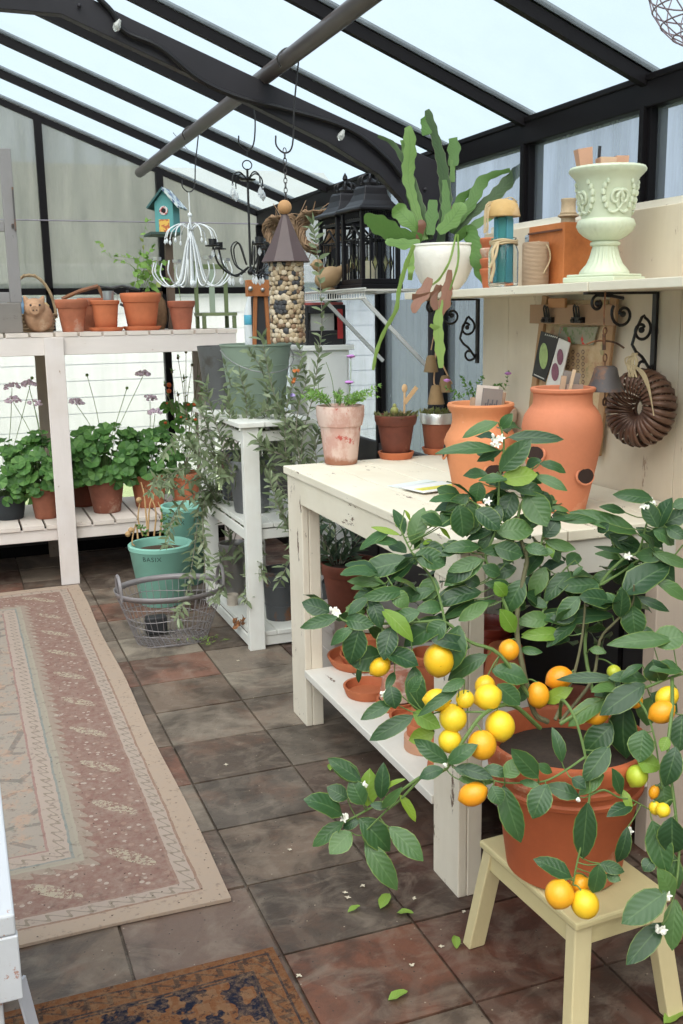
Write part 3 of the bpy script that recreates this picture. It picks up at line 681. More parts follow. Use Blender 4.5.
for (ox, oy), lst in LE.items():
    for e in lst:
        x0, y0, x1, y1, wd = e[:5]
        x0, x1 = ox+x0/4.018, ox+x1/4.018; y0, y1 = oy+y0/4.018, oy+y1/4.018
        d2, dz, pn = near_depth(x0, y0)
        dd = dz + rnd.uniform(-.025, .015)
        tipd = dd + rnd.uniform(-.022, .012)
        b = D(x0, y0, dd); t = D(x1, y1, tipd)
        nrm = (CAM-b).normalized()*.85 + up*rnd.uniform(.15, .5) + rv(.32)
        leaf(by if len(e) > 5 else bl, b, b+(t-b)*1.15, wd/4.018/FPX*dd*1.20, nrm, 'lemon', rnd.uniform(.1, .32), rnd.uniform(.02, .12), rnd.uniform(0, .1))
        allb.append((b, pn))
for b, pn in allb:      # leaf stalks
    if (b-pn).length < .14: tube(bt, [b, b.lerp(pn, .5)+V(0, 0, -.004), pn], .0013, 5, n=2)
# leaves farther back in the crown, on the side away from the bench edge
for _ in range(190):
    q = rnd.choice(stems[:14])[0]; p = rnd.choice(q[max(1, len(q)//3):])
    dirn = (V(rnd.uniform(-1, 1), rnd.uniform(-.1, 1), rnd.uniform(-.5, .4))).normalized(); b = p + dirn*.02 + _f*rnd.uniform(.0, .03)
    if (b-CAM).dot(_f) > 2.28: continue
    leaf(bl, b, b+dirn*rnd.uniform(.05, .085), rnd.uniform(.028, .04), up*.6+rv(.6)-_f*.4, 'lemon', .2, .06, .1)
build('twig', bt, TWIG, tree)
LEMLEAF = leafmat((.022, .062, .022), (.058, .135, .040), (.12, .22, .06), .36, (.15, .25, .09), .18, (.22, .30, .06), .35)
build('foliage', bl, LEMLEAF, tree, smooth=True, ang=70)
build('foliage', by, leafmat((.14, .28, .03), (.26, .38, .04), None, .45, (.3, .42, .1), .3), tree, smooth=True, ang=70, label='young yellow-green leaves')
LEMS = [(439,660,15,17),(509,650,10,10.5),(538,695,11,13),(559,678,13,11.5),(485,686,10.5,10),(488,697,13.5,13),(465,699,9,9),(453,718,13.5,13.5),(500,726,15,14.5),(482,745,14,14.5),(450,741,11.5,12),(473,794,14.5,11.5),(380,667,11,9),(437,700,13,11),(598,715,12,9),(662,712,13,11),(667,697,12,10),(636,702,7,6),(654,792,5,7),(655,808,6,7),(663,810,7,7),(559.5,894,14,14),(585,904,13.5,14),(580,884,10,9)]
def lemon(x, y, rx, ry, m, off=0):
    d2, dz, pn = near_depth(x, y-ry)
    c = D(x, y, dz+off); k = dz/FPX
    ax = (pn-c); ax = ax.normalized() if ax.length > .005 else up
    ax = (ax*.35+up*(1 if ry >= rx else .3)+rv(.2)+(_r*.9 if rx > ry*1.1 else V(0,0,0))).normalized()
    Mr = ax.to_track_quat('Z', 'Y').to_matrix()
    r, h = min(rx, ry)*k*1.03, max(rx, ry)*k*1.03
    bm = BM(); n = 18; pr = []
    for i in range(n+1):
        a = PI*i/n; pr.append((max(r*math.sin(a), .0005), -h*math.cos(a) - (.0035*math.exp(-((a)/.22)**2)) + (.002*math.exp(-((PI-a)/.2)**2))))
    lathe(bm, pr, c, 24, ax=Mr); o = build('lemon', bm, m, tree, ang=80)
    top = c+Mr @ V(0, 0, h)
    bs = BM(); ball(bs, top, .0035, 1, 1, .6, 8); tube(bs, [top, (top+pn)/2+V(0, 0, .004), pn], .0016, 5, n=3) if (top-pn).length < .1 else None
    build('stalk', bs, TWIG, o)
def lemon_mat(c0, c1, nm):
    N = NT(nm); a = N.noise(6, None, 2); f = N.voro(260)
    c = N.mix(N.ramp(a, [(.35, 0.0), (.65, 1.0)]), c0, c1)
    sc = N.noise(70, N.co((1, 1, 2)), 4, .8); c = N.mix(N.ramp(sc, [(.68, 0.0), (.74, .6)]), c, (.25, .12, .02))
    N.bump(f, .12, .0012); N.fin(c, .36); N.b.inputs['Subsurface Weight'].default_value = .08; N.b.inputs['Subsurface Radius'].default_value = (.01, .006, .002)
    return N.m
LY = lemon_mat((.88, .50, .02), (.90, .62, .03), 'lemon_yellow'); LO = lemon_mat((.88, .30, .012), (.90, .42, .02), 'lemon_orange'); LG = lemon_mat((.35, .48, .04), (.62, .62, .05), 'lemon_green')
for i, (x, y, rx, ry) in enumerate(LEMS): lemon(x, y, rx, ry, LO if i in (1, 2, 3, 9, 14, 15, 17, 18, 21, 23, 11) else LY, 0 if i < 21 else (-.012 if i < 23 else .02))
lemon(614, 672, 7, 7, LG); lemon(637, 776, 11, 10.5, LG)
# blossom clusters
PET = plain((.86, .84, .74), .6, .05)
for x, y, n in ((388, 593, 9), (334, 611, 7), (497, 440, 9), (486, 501, 3), (648, 504, 10), (345, 816, 4), (364, 785, 3), (384, 694, 3), (629, 830, 4), (666, 897, 4), (661, 929, 7), (445, 765, 2), (626, 556, 3), (578, 800, 2)):
    d2, dz, pn = near_depth(x, y); bm = BM()
    for k in range(n):
        c = D(x+rnd.uniform(-4, 4)*(n/6), y+rnd.uniform(-4, 4)*(n/8), dz-.012+rnd.uniform(-.006, .006))
        if k % 3 == 2:
            for j in range(5):
                a = j*2*PI/5; leaf(bm, c, c+(_r*math.cos(a)+_u*math.sin(a))*.010-_f*.003, .005, -_f, 'lemon', .2, .1)
        else: ball(bm, c, .0038, 1, 1, 1.5, 8, rot=Matrix.Rotation(rnd.uniform(-1, 1), 3, 'Y'))
    build('blossom', bm, PET, tree)

# ================================================================== POTS AND THINGS ON THE POTTING BENCH
TB = .9555
def pot(name, label, cat, c, r, rb, h, m, rim=.03, soil=.025, group=None, parent=None, rt=.006, seg=36, empty=False, wall=.010):
    t = thing(name, label, cat, c, group)
    bm = BM(); lathe(bm, pot_prof(r, rb, h, rim, rt, wall, soil), c, seg); build('pot', bm, m, t)
    if not empty:
        bm = BM(); disc(bm, Vector(c)+V(0, 0, h-soil), r-wall-.003, 20, bump=.006); build('soil', bm, SOIL, t)
    return t
def saucer(label, c, r, h=.025, m=None, group=None, name='saucer'):
    bm = BM(); lathe(bm, [(r*.5, 0), (r*.86, 0), (r*.88, .003), (r, h-.003), (r, h), (r-.008, h), (r*.84, .007), (.002, .006)], c, 36)
    return tag(build(name, bm, m or TERRA, origin=c), label, 'saucer', group)
def sprig(bm, pts, n, L, W, mshape='narrow', spread=.9, droop=0, start=.15, jit=.3, paired=True, bt=None, r=.0015):
    q = smoothpath(pts, 5)
    if bt is not None: tube(bt, q, r, 5, r2=r*.5)
    for i in range(n):
        u = start+(1-start)*i/max(1, n-1); k = min(len(q)-2, int(u*(len(q)-1))); p = q[k].lerp(q[k+1], u*(len(q)-1)-k); d = (q[k+1]-q[k]).normalized()
        for s in ((1, -1) if paired else ((1,) if i % 2 else (-1,))):
            a0 = i*PI/2+rnd.uniform(-.5, .5); o1 = d.orthogonal().normalized(); o2 = d.cross(o1)
            side = (o1*math.cos(a0)+o2*math.sin(a0))*s
            dr = (d*(1-spread*.5)+side*spread+rv(jit)+V(0, 0, -droop)).normalized(); l = L*rnd.uniform(.7, 1.15)*(1-.35*u)
            leaf(bm, p, p+dr*l, W*rnd.uniform(.8, 1.15), up*.7+rv(.5)-_f*.3, mshape, .15, .05, rnd.uniform(0, .15))
    e = q[-1]; d = (q[-1]-q[-2]).normalized()
    for _ in range(2): leaf(bm, e, e+(d+rv(.4)).normalized()*L*.7, W*.8, up+rv(.5), mshape, .15, .05)
GREENS = leafmat((.06, .15, .035), (.12, .26, .05), None, .5, (.2, .3, .1), .3)
LIGHTG = leafmat((.12, .26, .05), (.22, .38, .08), None, .5, (.3, .4, .15), .35)
STEMG = plain((.14, .2, .07), .7, .25, 40)
def pebbly(bm, c, r, n, s=.007):
    for _ in range(n):
        a = rnd.uniform(0, 2*PI); q = r*math.sqrt(rnd.random()); ball(bm, Vector(c)+V(q*math.cos(a), q*math.sin(a), rnd.uniform(0, .006)), s*rnd.uniform(.6, 1.2), 1, 1, .7, 7)

# flaking pink pot with mauve scabious
c = P(343, 464, 2, TB); c.y += .02
def flaky():
    N = NT('flaking_pink'); a = N.noise(11, N.co((1, 1, .7)), 7, .7); b = N.noise(17, N.co((1, 1, 1), (3, 0, 1)), 6, .7); sep = N.n('SeparateXYZ'); N.t.links.new(N.co(kind='Generated'), sep.inputs[0])
    c_ = N.mix(N.ramp(a, [(.42, 0.0), (.55, 1.0)]), (.50, .29, .24), (.62, .46, .40))
    c_ = N.mix(N.ramp(b, [(.60, 0.0), (.63, .9)]), c_, (.42, .055, .04))
    c_ = N.mix(N.ramp(N.math('ADD', N.math('MULTIPLY', a, .3), sep.outputs[2]), [(.22, .9), (.30, 0.0)]), c_, (.32, .13, .07))
    N.bump(N.math('ADD', a, b), .6, .006); return N.fin(c_, .85)
t = pot('scabious_pot', 'flaking pink pot with wispy mauve flowers at the far corner of the potting bench', 'potted plant', c, .089, .060, .214, flaky(), .075, .018)
bf, bs, bfl = BM(), BM(), BM()
for k in range(30):
    a = rnd.uniform(0, 2*PI); l = rnd.uniform(.05, .14); p0 = c+V(math.cos(a)*.05, math.sin(a)*.05, .215)
    sprig(bf, [p0, p0+V(math.cos(a)*l*.35, math.sin(a)*l*.35, l*.35), p0+V(math.cos(a)*l*.7, math.sin(a)*l*.7, l*rnd.uniform(.2, .55))], 7, .022, .009, 'ivy', bt=bs, r=.001)
flow = [((343, 405), (350, 390), (351, 357)), ((345, 405), (349, 395), (349, 383)), ((330, 408), (320, 395), (318, 380)), ((335, 405), (332, 380), (326, 362))]
for i, q in enumerate(flow):
    dq = (c-CAM).dot(_f); pts = [D(x, y, dq) for x, y in q]; tube(bs, pts, .0013, 5, n=4)
    if i < 2: bfl = BM(); lathe(bfl, [(.002, -.004), (.014, .0), (.017, .004), (.009, .007), (.002, .008)], pts[-1], 14, fn=lambda r, z, a, j: (r*(1+.15*math.sin(a*7)), z+rnd.uniform(-.002, .002))); build('flower', bfl, plain((.52, .22, .58), .7, .2), t)
build('foliage', bf, LIGHTG, t); build('stem', bs, STEMG, t)

# dark brown pot on a saucer with sedum
MOSSY = leafmat((.10, .11, .04), (.20, .20, .07), (.28, .18, .1), .7, (.2, .2, .1), .15)
c = P(396, 458, 2, TB); saucer('bright terracotta saucer under the dark brown pot', c, .069, .026, TERRA)
c2 = c+V(0, 0, .0075)
t = pot('sedum_pot', 'dark brown pot of mossy sedum with a wooden label, on its saucer', 'potted plant', c2, .081, .049, .158, clay((.17, .045, .025), .5, .1, (.3, .12, .07)), .04, .012)
bf = BM()
for _ in range(150):
    a = rnd.uniform(0, 2*PI); q = .074*math.sqrt(rnd.random()); p0 = c2+V(q*math.cos(a), q*math.sin(a), .150)
    leaf(bf, p0, p0+V(rnd.uniform(-.012, .012)+math.cos(a)*.01, rnd.uniform(-.012, .012)+math.sin(a)*.01, rnd.uniform(.006, .022)), .008, rv(1), 'round', .3, .1)
build('sedum', bf, MOSSY, t)
bm = BM(); ball(bm, c2+V(-.005, 0, .172), .016, 1, 1, 1.1, 12); ball(bm, c2+V(-.005, 0, .19), .008, 1, 1, 1.3, 10); build('rosette', bm, plain((.25, .25, .08), .6, .3), t)
bm = BM(); p0 = c2+V(.035, 0, .14)
tube(bm, [p0, p0+V(.002, 0, .105)], .004, 6); ball(bm, p0+V(.002, 0, .115), .012, 1, .4, 1.4, 12)
bar(bm, p0+V(0, -.004, .06), p0+V(.05, -.004, .118), .004, .016)
build('plant_label', bm, plain((.62, .40, .22), .7), t, label='pale wooden spoon-shaped plant label')

# silver-rimmed pot on a saucer
c = P(440, 453, 2, TB); c.x -= .01; saucer('terracotta saucer under the silver-rimmed pot', c, .062, .024, TERRA)
c2 = c+V(0, 0, .0075)
t = thing('silver_rimmed_pot', 'brown terracotta pot with a silver painted rim and mossy top', 'potted plant', c2)
bm = BM(); lathe(bm, [(.03, 0), (.048, 0), (.050, .004), (.062, .112)], c2, 36); build('pot', bm, clay((.30, .09, .045), .3), t)
bm = BM(); lathe(bm, [(.062, .110), (.069, .112), (.072, .150), (.070, .153), (.062, .151), (.060, .135)], c2, 36); build('rim', bm, metal((.78, .76, .74), .3, .7), t, label='silver painted rim')
bm = BM(); disc(bm, c2+V(0, 0, .14), .062, 20, bump=.01); build('soil', bm, SOIL, t)
bf = BM()
for _ in range(130):
    a = rnd.uniform(0, 2*PI); q = .066*math.sqrt(rnd.random()); p0 = c2+V(q*math.cos(a), q*math.sin(a), .143)
    leaf(bf, p0, p0+V(rnd.uniform(-.018, .018), rnd.uniform(-.018, .018), rnd.uniform(.008, .03)), .007, rv(1), 'round', .3, .1)
build('moss', bf, leafmat((.12, .14, .04), (.24, .26, .08), (.2, .12, .08), .8, (.2, .2, .1), .15), t)

# orange planter with a white rim behind the strawberry pot
c = V(1.765, 3.13, TB)
t = pot('white_rimmed_pot', 'orange pot with a whitewashed rim and straggling sprigs behind the strawberry planter', 'potted plant', c, .095, .062, .205, ORANGE, .055, .012)
bm = BM(); lathe(bm, [(.0955, .160), (.0965, .165), (.0965, .203), (.094, .2065)], c, 36, caps=False); build('rim_wash', bm, clay((.70, .55, .45), .2, .3, (.66, .3, .18)), t, label='chalky white rim')
bf, bs, bfl = BM(), BM(), BM(); dq = (c-CAM).dot(_f)-.06
for q in (((465,400),(455,392),(446,388)),((470,400),(465,385),(462,378)),((478,400),(478,385),(482,378)),((486,400),(492,388),(500,385)),((492,400),(505,388),(508,374)),((470,402),(480,392),(490,395)),((475,400),(470,392),(455,398)),((480,400),(472,388),(470,384))):
    sprig(bf, [D(x, y, dq+rnd.uniform(-.03, .03)) for x, y in q], 7, .020, .010, 'ivy', bt=bs, r=.001)
for p in ((508, 374), (447, 381)): bfl = BM(); lathe(bfl, [(.002, -.004), (.011, .0), (.013, .004), (.002, .008)], D(*p, dq), 12); build('flower', bfl, plain((.52, .22, .58), .7, .2), t)
build('foliage', bf, GREENS, t); build('stem', bs, STEMG, t)

# two strawberry planters with pockets
def pocket(bm, c, r, ang, z, w=.030, h=.022):      # lip of a side opening
    a = math.radians(ang); o = V(math.cos(a), math.sin(a), 0); tt = V(-math.sin(a), math.cos(a), 0); q = Vector(c)+o*r+V(0, 0, z)
    pts = [q+tt*w*math.cos(k*PI/10)+V(0, 0, h*math.sin(k*PI/10))+o*(.001+(-.004*max(0, math.sin(k*PI/10)) + .006*max(0, -math.sin(k*PI/10)))) for k in range(20)]
    tube(bm, pts, .0035, 6, closed=True)
    return q, o, tt
def planter(name, label, c, prof, rr, pockets, m):
    t = thing(name, label, 'planter', c)
    bm = BM(); lathe(bm, prof, c, 48)
    for ang, z, r in pockets: pocket(bm, c, r, ang, z)
    build('body', bm, m, t)
    for ang, z, r in pockets:
        bd = BM()
        a = math.radians(ang); o = V(math.cos(a), math.sin(a), 0); tt = V(-math.sin(a), math.cos(a), 0); q = Vector(c)+o*(r+.004)+V(0, 0, z)
        v0 = bd.verts.new(q+o*.003); ring = [bd.verts.new(q+tt*.029*math.cos(k*PI/10)+V(0, 0, .021*math.sin(k*PI/10))+o*(.0005-.002*max(0, math.sin(k*PI/10))+.004*max(0, -math.sin(k*PI/10)))) for k in range(20)]
        for k in range(20): bd.faces.new((v0, ring[k], ring[(k+1) % 20]))
        build('pocket_opening', bd, plain((.03, .014, .01), 1, .2), t, label='dark pocket opening')
    bm = BM(); disc(bm, Vector(c)+V(0, 0, rr[1]-.035), rr[0]-.014, 24); build('interior', bm, plain((.05, .02, .012), 1), t)
    return t
cR = P(572, 513, 2, TB); cR.y += .06
profR = [(.04, 0), (.066, 0), (.070, .004), (.088, .09), (.102, .16), (.109, .205), (.109, .235), (.103, .262), (.090, .282), (.081, .292), (.079, .310), (.080, .322), (.087, .328), (.088, .335), (.085, .338), (.074, .337), (.070, .325), (.070, .29)]
planter('strawberry_planter', 'larger terracotta strawberry planter with side pockets holding packets, before the pinboard', cR, profR, (.085, .33), ((-80, .105, .092), (-163, .165, .103), (40, .15, .10)), clay((.60, .20, .10), .12, .12, (.68, .33, .2), .75, 6, 3))
cL = P(488, 502, 2, TB); cL.y += .05
profL = [(.04, 0), (.070, 0), (.074, .004), (.090, .09), (.101, .145), (.106, .175), (.098, .195), (.086, .215), (.082, .235), (.084, .255), (.094, .268), (.097, .278), (.094, .284), (.083, .283), (.078, .27), (.076, .24)]
planter('strawberry_planter', 'smaller light orange strawberry planter with flared rim behind the lemon tree', cL, profL, (.094, .28), ((-94, .095, .092), (-200, .145, .101), (20, .12, .095)), ORANGE)
# packets standing in the planters
def packet(name, label, base, lean, size, m, cat, rz=0, group=None, thick=.006, extra=None):
    w_, h_ = size; bm = BM(); box(bm, -w_/2, w_/2, -thick/2, thick/2, 0, h_)
    M = Matrix.Translation(base) @ Matrix.Rotation(rz, 4, 'Z') @ Matrix.Rotation(lean[0], 4, 'X') @ Matrix.Rotation(lean[1], 4, 'Y')
    bm.transform(M); o = tag(build(name, bm, m, origin=base, smooth=False), label, cat, group)
    if extra:
        b2 = BM(); extra(b2, w_, h_, thick); b2.transform(M); build('print', b2, plain((.10, .09, .10), .7), o, smooth=False)
    return o
KR = plain((.46, .30, .20), .8, .15); GRYP = plain((.23, .19, .17), .75, .1); WHP = plain((.62, .52, .46), .8, .1)
def scribble(b2, w_, h_, th):
    for i in range(6): bar(b2, (-w_*.35+i*w_*.11, -th/2-.0008, h_*.40), (-w_*.30+i*w_*.11, -th/2-.0008, h_*(.62+.1*(i % 2))), .0015, .003)
zL = TB+.215
packet('seed_packet', 'grey seed packet with dark lettering in the smaller planter', V(cL.x+.015, cL.y-.02, zL), (.0, .12), (.060, .110), GRYP, 'seed packet', -.15, extra=scribble)
packet('seed_packet', 'brown seed packet at the right rim of the smaller planter', V(cL.x+.052, cL.y+.005, zL), (0, .16), (.032, .100), KR, 'seed packet', -.9)
packet('seed_packet', 'pale seed packet at the back of the smaller planter', V(cL.x+.03, cL.y+.035, zL), (.0, .10), (.065, .115), WHP, 'seed packet', -.25)
packet('seed_packet', 'small brown packet at the left of the smaller planter', V(cL.x-.028, cL.y+.01, zL), (0, .1), (.014, .085), KR, 'seed packet', 0)
zR = TB+.29
packet('plant_label', 'kraft paper label leaning left in the larger planter', V(cR.x-.018, cR.y-.01, zR-.02), (0, .12), (.014, .100), KR, 'label', -.2)
packet('plant_label', 'tall thin wooden label in the larger planter', V(cR.x-.002, cR.y-.012, zR-.02), (0, .22), (.008, .118), plain((.6, .42, .28), .8), 'label', -.2)
packet('seed_packet', 'dark grey seed packet in the larger planter', V(cR.x+.012, cR.y+.012, zR-.02), (0, .22), (.048, .110), GRYP, 'seed packet', -.15)
packet('seed_packet', 'pale brown packet at the right of the larger planter', V(cR.x+.025, cR.y-.012, zR-.02), (0, .05), (.050, .075), plain((.36, .25, .2), .8), 'seed packet', -.1)

# leaflets lying on the bench
for i, (x, y, rz, col, lab) in enumerate(((1.36, 2.86, .3, (.72, .76, .74), 'pale leaflet at the back of the pile on the bench top'), (1.37, 2.80, .15, (.70, .70, .72), 'white leaflet in the middle of the pile on the bench top'), (1.365, 2.76, .22, (.80, .80, .78), 'white leaflet with yellow band at the front of the pile on the bench top'))):
    o3 = V(x, y, TB+.0006+i*.0035); bm = BM(); box(bm, -.085, .085, -.055, .055, 0, .002); 
    M = Matrix.Translation(o3) @ Matrix.Rotation(rz, 4, 'Z'); bm.transform(M)
    o = tag(build('leaflet', bm, plain(col, .5, .06), origin=o3, smooth=False), lab, 'leaflet', 'leaflets on the bench top')
    bm = BM(); box(bm, -.07, .08, -.03, .01, .002, .0026); bm.transform(M); build('printed_band', bm, plain(((.30, .42, .30), (.38, .36, .48), (.75, .68, .10))[i], .5, .3, 60), o, smooth=False)

# ------------------------------------------------------------------ things hanging on the plank back
# pinboard with two bulldog clips
bx = 1.868
def Q(px, py, off=0): p = P(px, py, 0, bx-off); return p
WD = paint((.42, .24, .12), .15, 'Z', (.2, .1, .05)); WDX = paint((.36, .22, .13), .2, 'Y', (.2, .1, .05))
pb = thing('pinboard', 'wood-framed pinboard with two black clips leaning against the plank back', 'pinboard', (1.85, 2.75, 1.02))
def plank(a, b, wdt, th, off, m, nm, **k):
    bm = BM(); pa, p2 = Q(*a, off), Q(*b, off); bar(bm, pa, p2, th, wdt, up=(p2-pa).cross(V(1, 0, 0))); return build(nm, bm, m, pb, smooth=False, bevel=.002, **k)
face = [Q(545, 300, .012), Q(607, 300, .012), Q(596, 452, .012), Q(528, 446, .012)]
bm = BM(); prism(bm, face, (.006, 0, 0))
def board():
    N = NT('printed_board'); a = N.noise(9, None, 5, .8)
    c_ = N.mix(N.ramp(a, [(.4, 0.0), (.65, 1.0)]), (.50, .34, .18), (.60, .44, .28)); v = N.noise(20, N.co((1, 1, 1), (3, 3, 3)), 4, .7)
    c_ = N.mix(N.ramp(v, [(.56, 0.0), (.66, .5)]), c_, (.35, .12, .07)); c_ = N.mix(N.ramp(N.noise(24), [(.6, 0.0), (.66, .5)]), c_, (.20, .24, .1)); return N.fin(c_, .85)
build('panel', bm, board(), pb, smooth=False)
plank((546, 296), (527, 450), .030, .012, .018, WD, 'stile'); plank((615, 296), (597, 455), .032, .012, .018, WD, 'stile')
plank((531, 314), (617, 315), .062, .012, .031, WDX, 'top_rail')
o = plank((549, 303), (566, 303), .03, .010, .042, paint((.45, .22, .1), .1, 'Y'), 'block')
bm = BM(); c_ = Q(571, 338, .022); prism(bm, [Q(560, 327, .022), Q(598, 327, .022), Q(593, 345, .022), Q(556, 343, .022)], (.003, 0, 0))
def red_green():
    N = NT('poppy_print'); c_ = N.mix(N.ramp(N.noise(22), [(.5, 0.0), (.58, 1.0)]), (.30, .28, .20), (.14, .2, .07)); return N.fin(N.mix(N.ramp(N.noise(26, N.co((1, 1, 1), (5, 0, 0))), [(.60, 0.0), (.64, 1.0)]), c_, (.62, .05, .04)), .8)
build('poppy_print', bm, red_green(), pb, smooth=False)
bm = BM()
for i in range(9):
    for j in range(5): tube(bm, [Q(563+j*5, 352+i*6+(j % 2)*3, .024)+V(0, .007*math.cos(k*PI/3), .007*math.sin(k*PI/3)) for k in range(6)], .0012, 4, closed=True)
build('chicken_wire', bm, plain((.10, .05, .04), .6), pb)
for cx_ in (549, 579):
    bm = BM(); p = Q(cx_, 318, .040)
    bar(bm, p+V(-.003, -.028, -.006), p+V(-.003, .028, -.006), .014, .018); ball(bm, p+V(-.01, -.02, -.008), .010, .8, 1, .8, 8); ball(bm, p+V(-.01, .02, -.008), .010, .8, 1, .8, 8)
    tube(bm, [p+V(-.008, .012, 0), p+V(-.012, .014, .03), p+V(-.012, .008, .04), p+V(-.012, .002, .03), p+V(-.008, .004, 0)], .0028, 6, n=3)
    tube(bm, [p+V(-.008, -.014, 0), p+V(-.014, -.016, .028), p+V(-.014, -.009, .036), p+V(-.014, -.003, .028), p+V(-.008, -.006, 0)], .0028, 6, n=3)
    build('bulldog_clip', bm, plain((.012, .011, .012), .35, .2, 30, .3), pb)
# two pinned seed packets with pictures
def picture_packet(corners, label, bgc, blobs, off):
    base = Q(*corners[3], off); bm = BM(); prism(bm, [Q(*p, off) for p in corners], (.003, 0, 0)); o = tag(build('seed_packet', bm, plain(bgc, .5, .05), origin=base, smooth=False), label, 'seed packet')
    for (bx_, by_, rx, ry, col, nm) in blobs:
        bm = BM(); c0 = Q(bx_, by_, off+.0015); k = (c0-CAM).dot(_f)/FPX; ball(bm, c0, 1, .0015, rx*k*1.12, ry*k, 18); build(nm, bm, plain(col, .6, .45, 70), o)
    return o
picture_packet([(541, 331), (559, 337), (545, 382), (532, 376)], 'black seed packet with a green artichoke picture on the pinboard', (.02, .018, .018), [(543.5, 356, 7, 13, (.32, .42, .16), 'green_picture')], .046)
b_ = BM()
for k_ in range(7): bar(b_, Q(545+k_*1.9, 335+k_*.5, .0478), Q(546+k_*1.9, 334+k_*.5, .0478), .001, .0035)
for k_ in range(8): bar(b_, Q(534+k_*1.3, 374+k_*.6, .0478), Q(535+k_*1.3, 375+k_*.6, .0478), .001, .003)
pk_ = [o_ for o_ in bpy.data.objects if o_.get('label', '').startswith('black seed packet with a green')][0]
build('lettering', b_, plain((.6, .6, .56), .6), pk_, smooth=False)
picture_packet([(559, 338), (570, 343), (558, 393), (545, 388)], 'white seed packet with a purple bean picture on the pinboard', (.68, .64, .60), [(560, 357, 5, 8, (.20, .07, .11), 'purple_picture'), (555, 372, 6, 9, (.22, .08, .12), 'purple_picture')], .05)

# iron cross bell hanging from the shelf
hx_ = P(605, 303, 0, 1.66); hx_.z = 1.546
bell = thing('hanging_bell', 'grey metal bell on a rusty chain with a crossbar, hanging from the shelf', 'bell', hx_)
kb = (hx_-CAM).dot(_f)/FPX; RUST = metal((.10, .055, .04), .7, .4, .6)
def BL(px, py): return P(px, py, 1, hx_.y)+V(0, 0, 0)
bm = BM(); tube(bm, [hx_, BL(604, 312), BL(604, 325)], .0022, 6); tube(bm, [BL(605, 331)+V(.006*math.cos(a), 0, .009*math.sin(a)) for a in [k*PI/5 for k in range(10)]], .002, 5, closed=True)
tube(bm, [BL(604, 334), BL(604, 350)], .005, 6); tube(bm, [BL(605, 358)+V(.006*math.cos(a), 0, .011*math.sin(a)) for a in [k*PI/5 for k in range(10)]], .002, 5, closed=True); tube(bm, [BL(605, 361), BL(605, 368)], .002, 5)
build('chain', bm, RUST, bell)
bm = BM(); tube(bm, [BL(587, 344), BL(596, 341), BL(606, 341), BL(616, 343), BL(624, 348)], .0028, 6, n=3); build('crossbar', bm, RUST, bell)
bt_ = BL(605, 391); bm = BM(); lathe(bm, [(q1*1.18, q2*1.08) for q1, q2 in [(.006, .064), (.020, .063), (.026, .058), (.030, .04), (.036, .02), (.044, .004), (.046, 0), (.043, 0), (.034, .02), (.024, .055), (.004, .058)]], bt_, 28); build('bell_body', bm, metal((.11, .095, .095), .65, .4, .4), bell)
bm = BM(); tube(bm, [bt_+V(0, 0, .05), bt_+V(0, 0, -.02)], .002, 5); tube(bm, [bt_+V(0, 0, -.03)+V(.005*math.cos(a), 0, .010*math.sin(a)) for a in [k*PI/5 for k in range(10)]], .003, 5, closed=True); build('clapper', bm, RUST, bell)

# wreath of brown slats
wc = P(640, 408, 0, 1.792)
wr = thing('slatted_wreath', 'round dark brown wreath of curled slats tied with raffia on the plank back', 'wreath', wc)
bm = BM(); nS = 30; ringm = Matrix.Rotation(math.radians(0), 3, 'X')
wn_ = (V(-1, -.28, .1)).normalized(); wu = (V(0, 0, 1)-wn_*wn_.z).normalized(); wv = wn_.cross(wu)
for k in range(nS):
    a = 2*PI*k/nS+rnd.uniform(-.03, .03); o1 = wu*math.cos(a)+wv*math.sin(a); tan_ = wu*-math.sin(a)+wv*math.cos(a); wdt = .0046
    pts = []
    for j in range(15):
        b = -PI*.95+j*(1.9*PI)/14; rr = .062+.046*math.cos(b); dd = .046*math.sin(b)
        pts.append((wc+o1*rr+wn_*dd+tan_*(.012*math.sin(b*.5)), rr))
    L0, L1 = [], []
    for p, rr in pts:
        ww = wdt*(.35+rr/.075); L0.append(bm.verts.new(p-tan_*ww+wn_*.001)); L1.append(bm.verts.new(p+tan_*ww-wn_*.002+o1*.004))
    for j in range(14): bm.faces.new((L0[j], L0[j+1], L1[j+1], L1[j]))
o = build('slat_ring', bm, metal((.17, .085, .055), .4, .2, .35, (.08, .04, .028)), wr); sm_ = o.modifiers.new('s', 'SOLIDIFY'); sm_.thickness = .0018
RAF = plain((.52, .40, .24), .8, .2, 60)
bm = BM(); tp = wc+wu*.105+wn_*.035
for k in range(7): tube(bm, [tp+V(-.01, rnd.uniform(-.02, .02), -.02), tp+V(-.01, rnd.uniform(-.02, .03), .02), tp+V(-.005, rnd.uniform(-.02, .02), .045)], .003, 5, n=4)
tube(bm, [tp+V(-.01, 0, .04), tp+V(-.015, .03, .03), tp+V(-.012, .025, .01), tp+V(-.01, 0, .015)], .002, 5, n=4)
for k in range(6): tube(bm, [tp+V(-.012, 0, .015), tp+V(-.01, -.04-.004*k, -.015), tp+V(-.004, -.075-.003*k, -.07-.01*k)], .0016, 5, n=4)
build('raffia_bow', bm, RAF, wr)

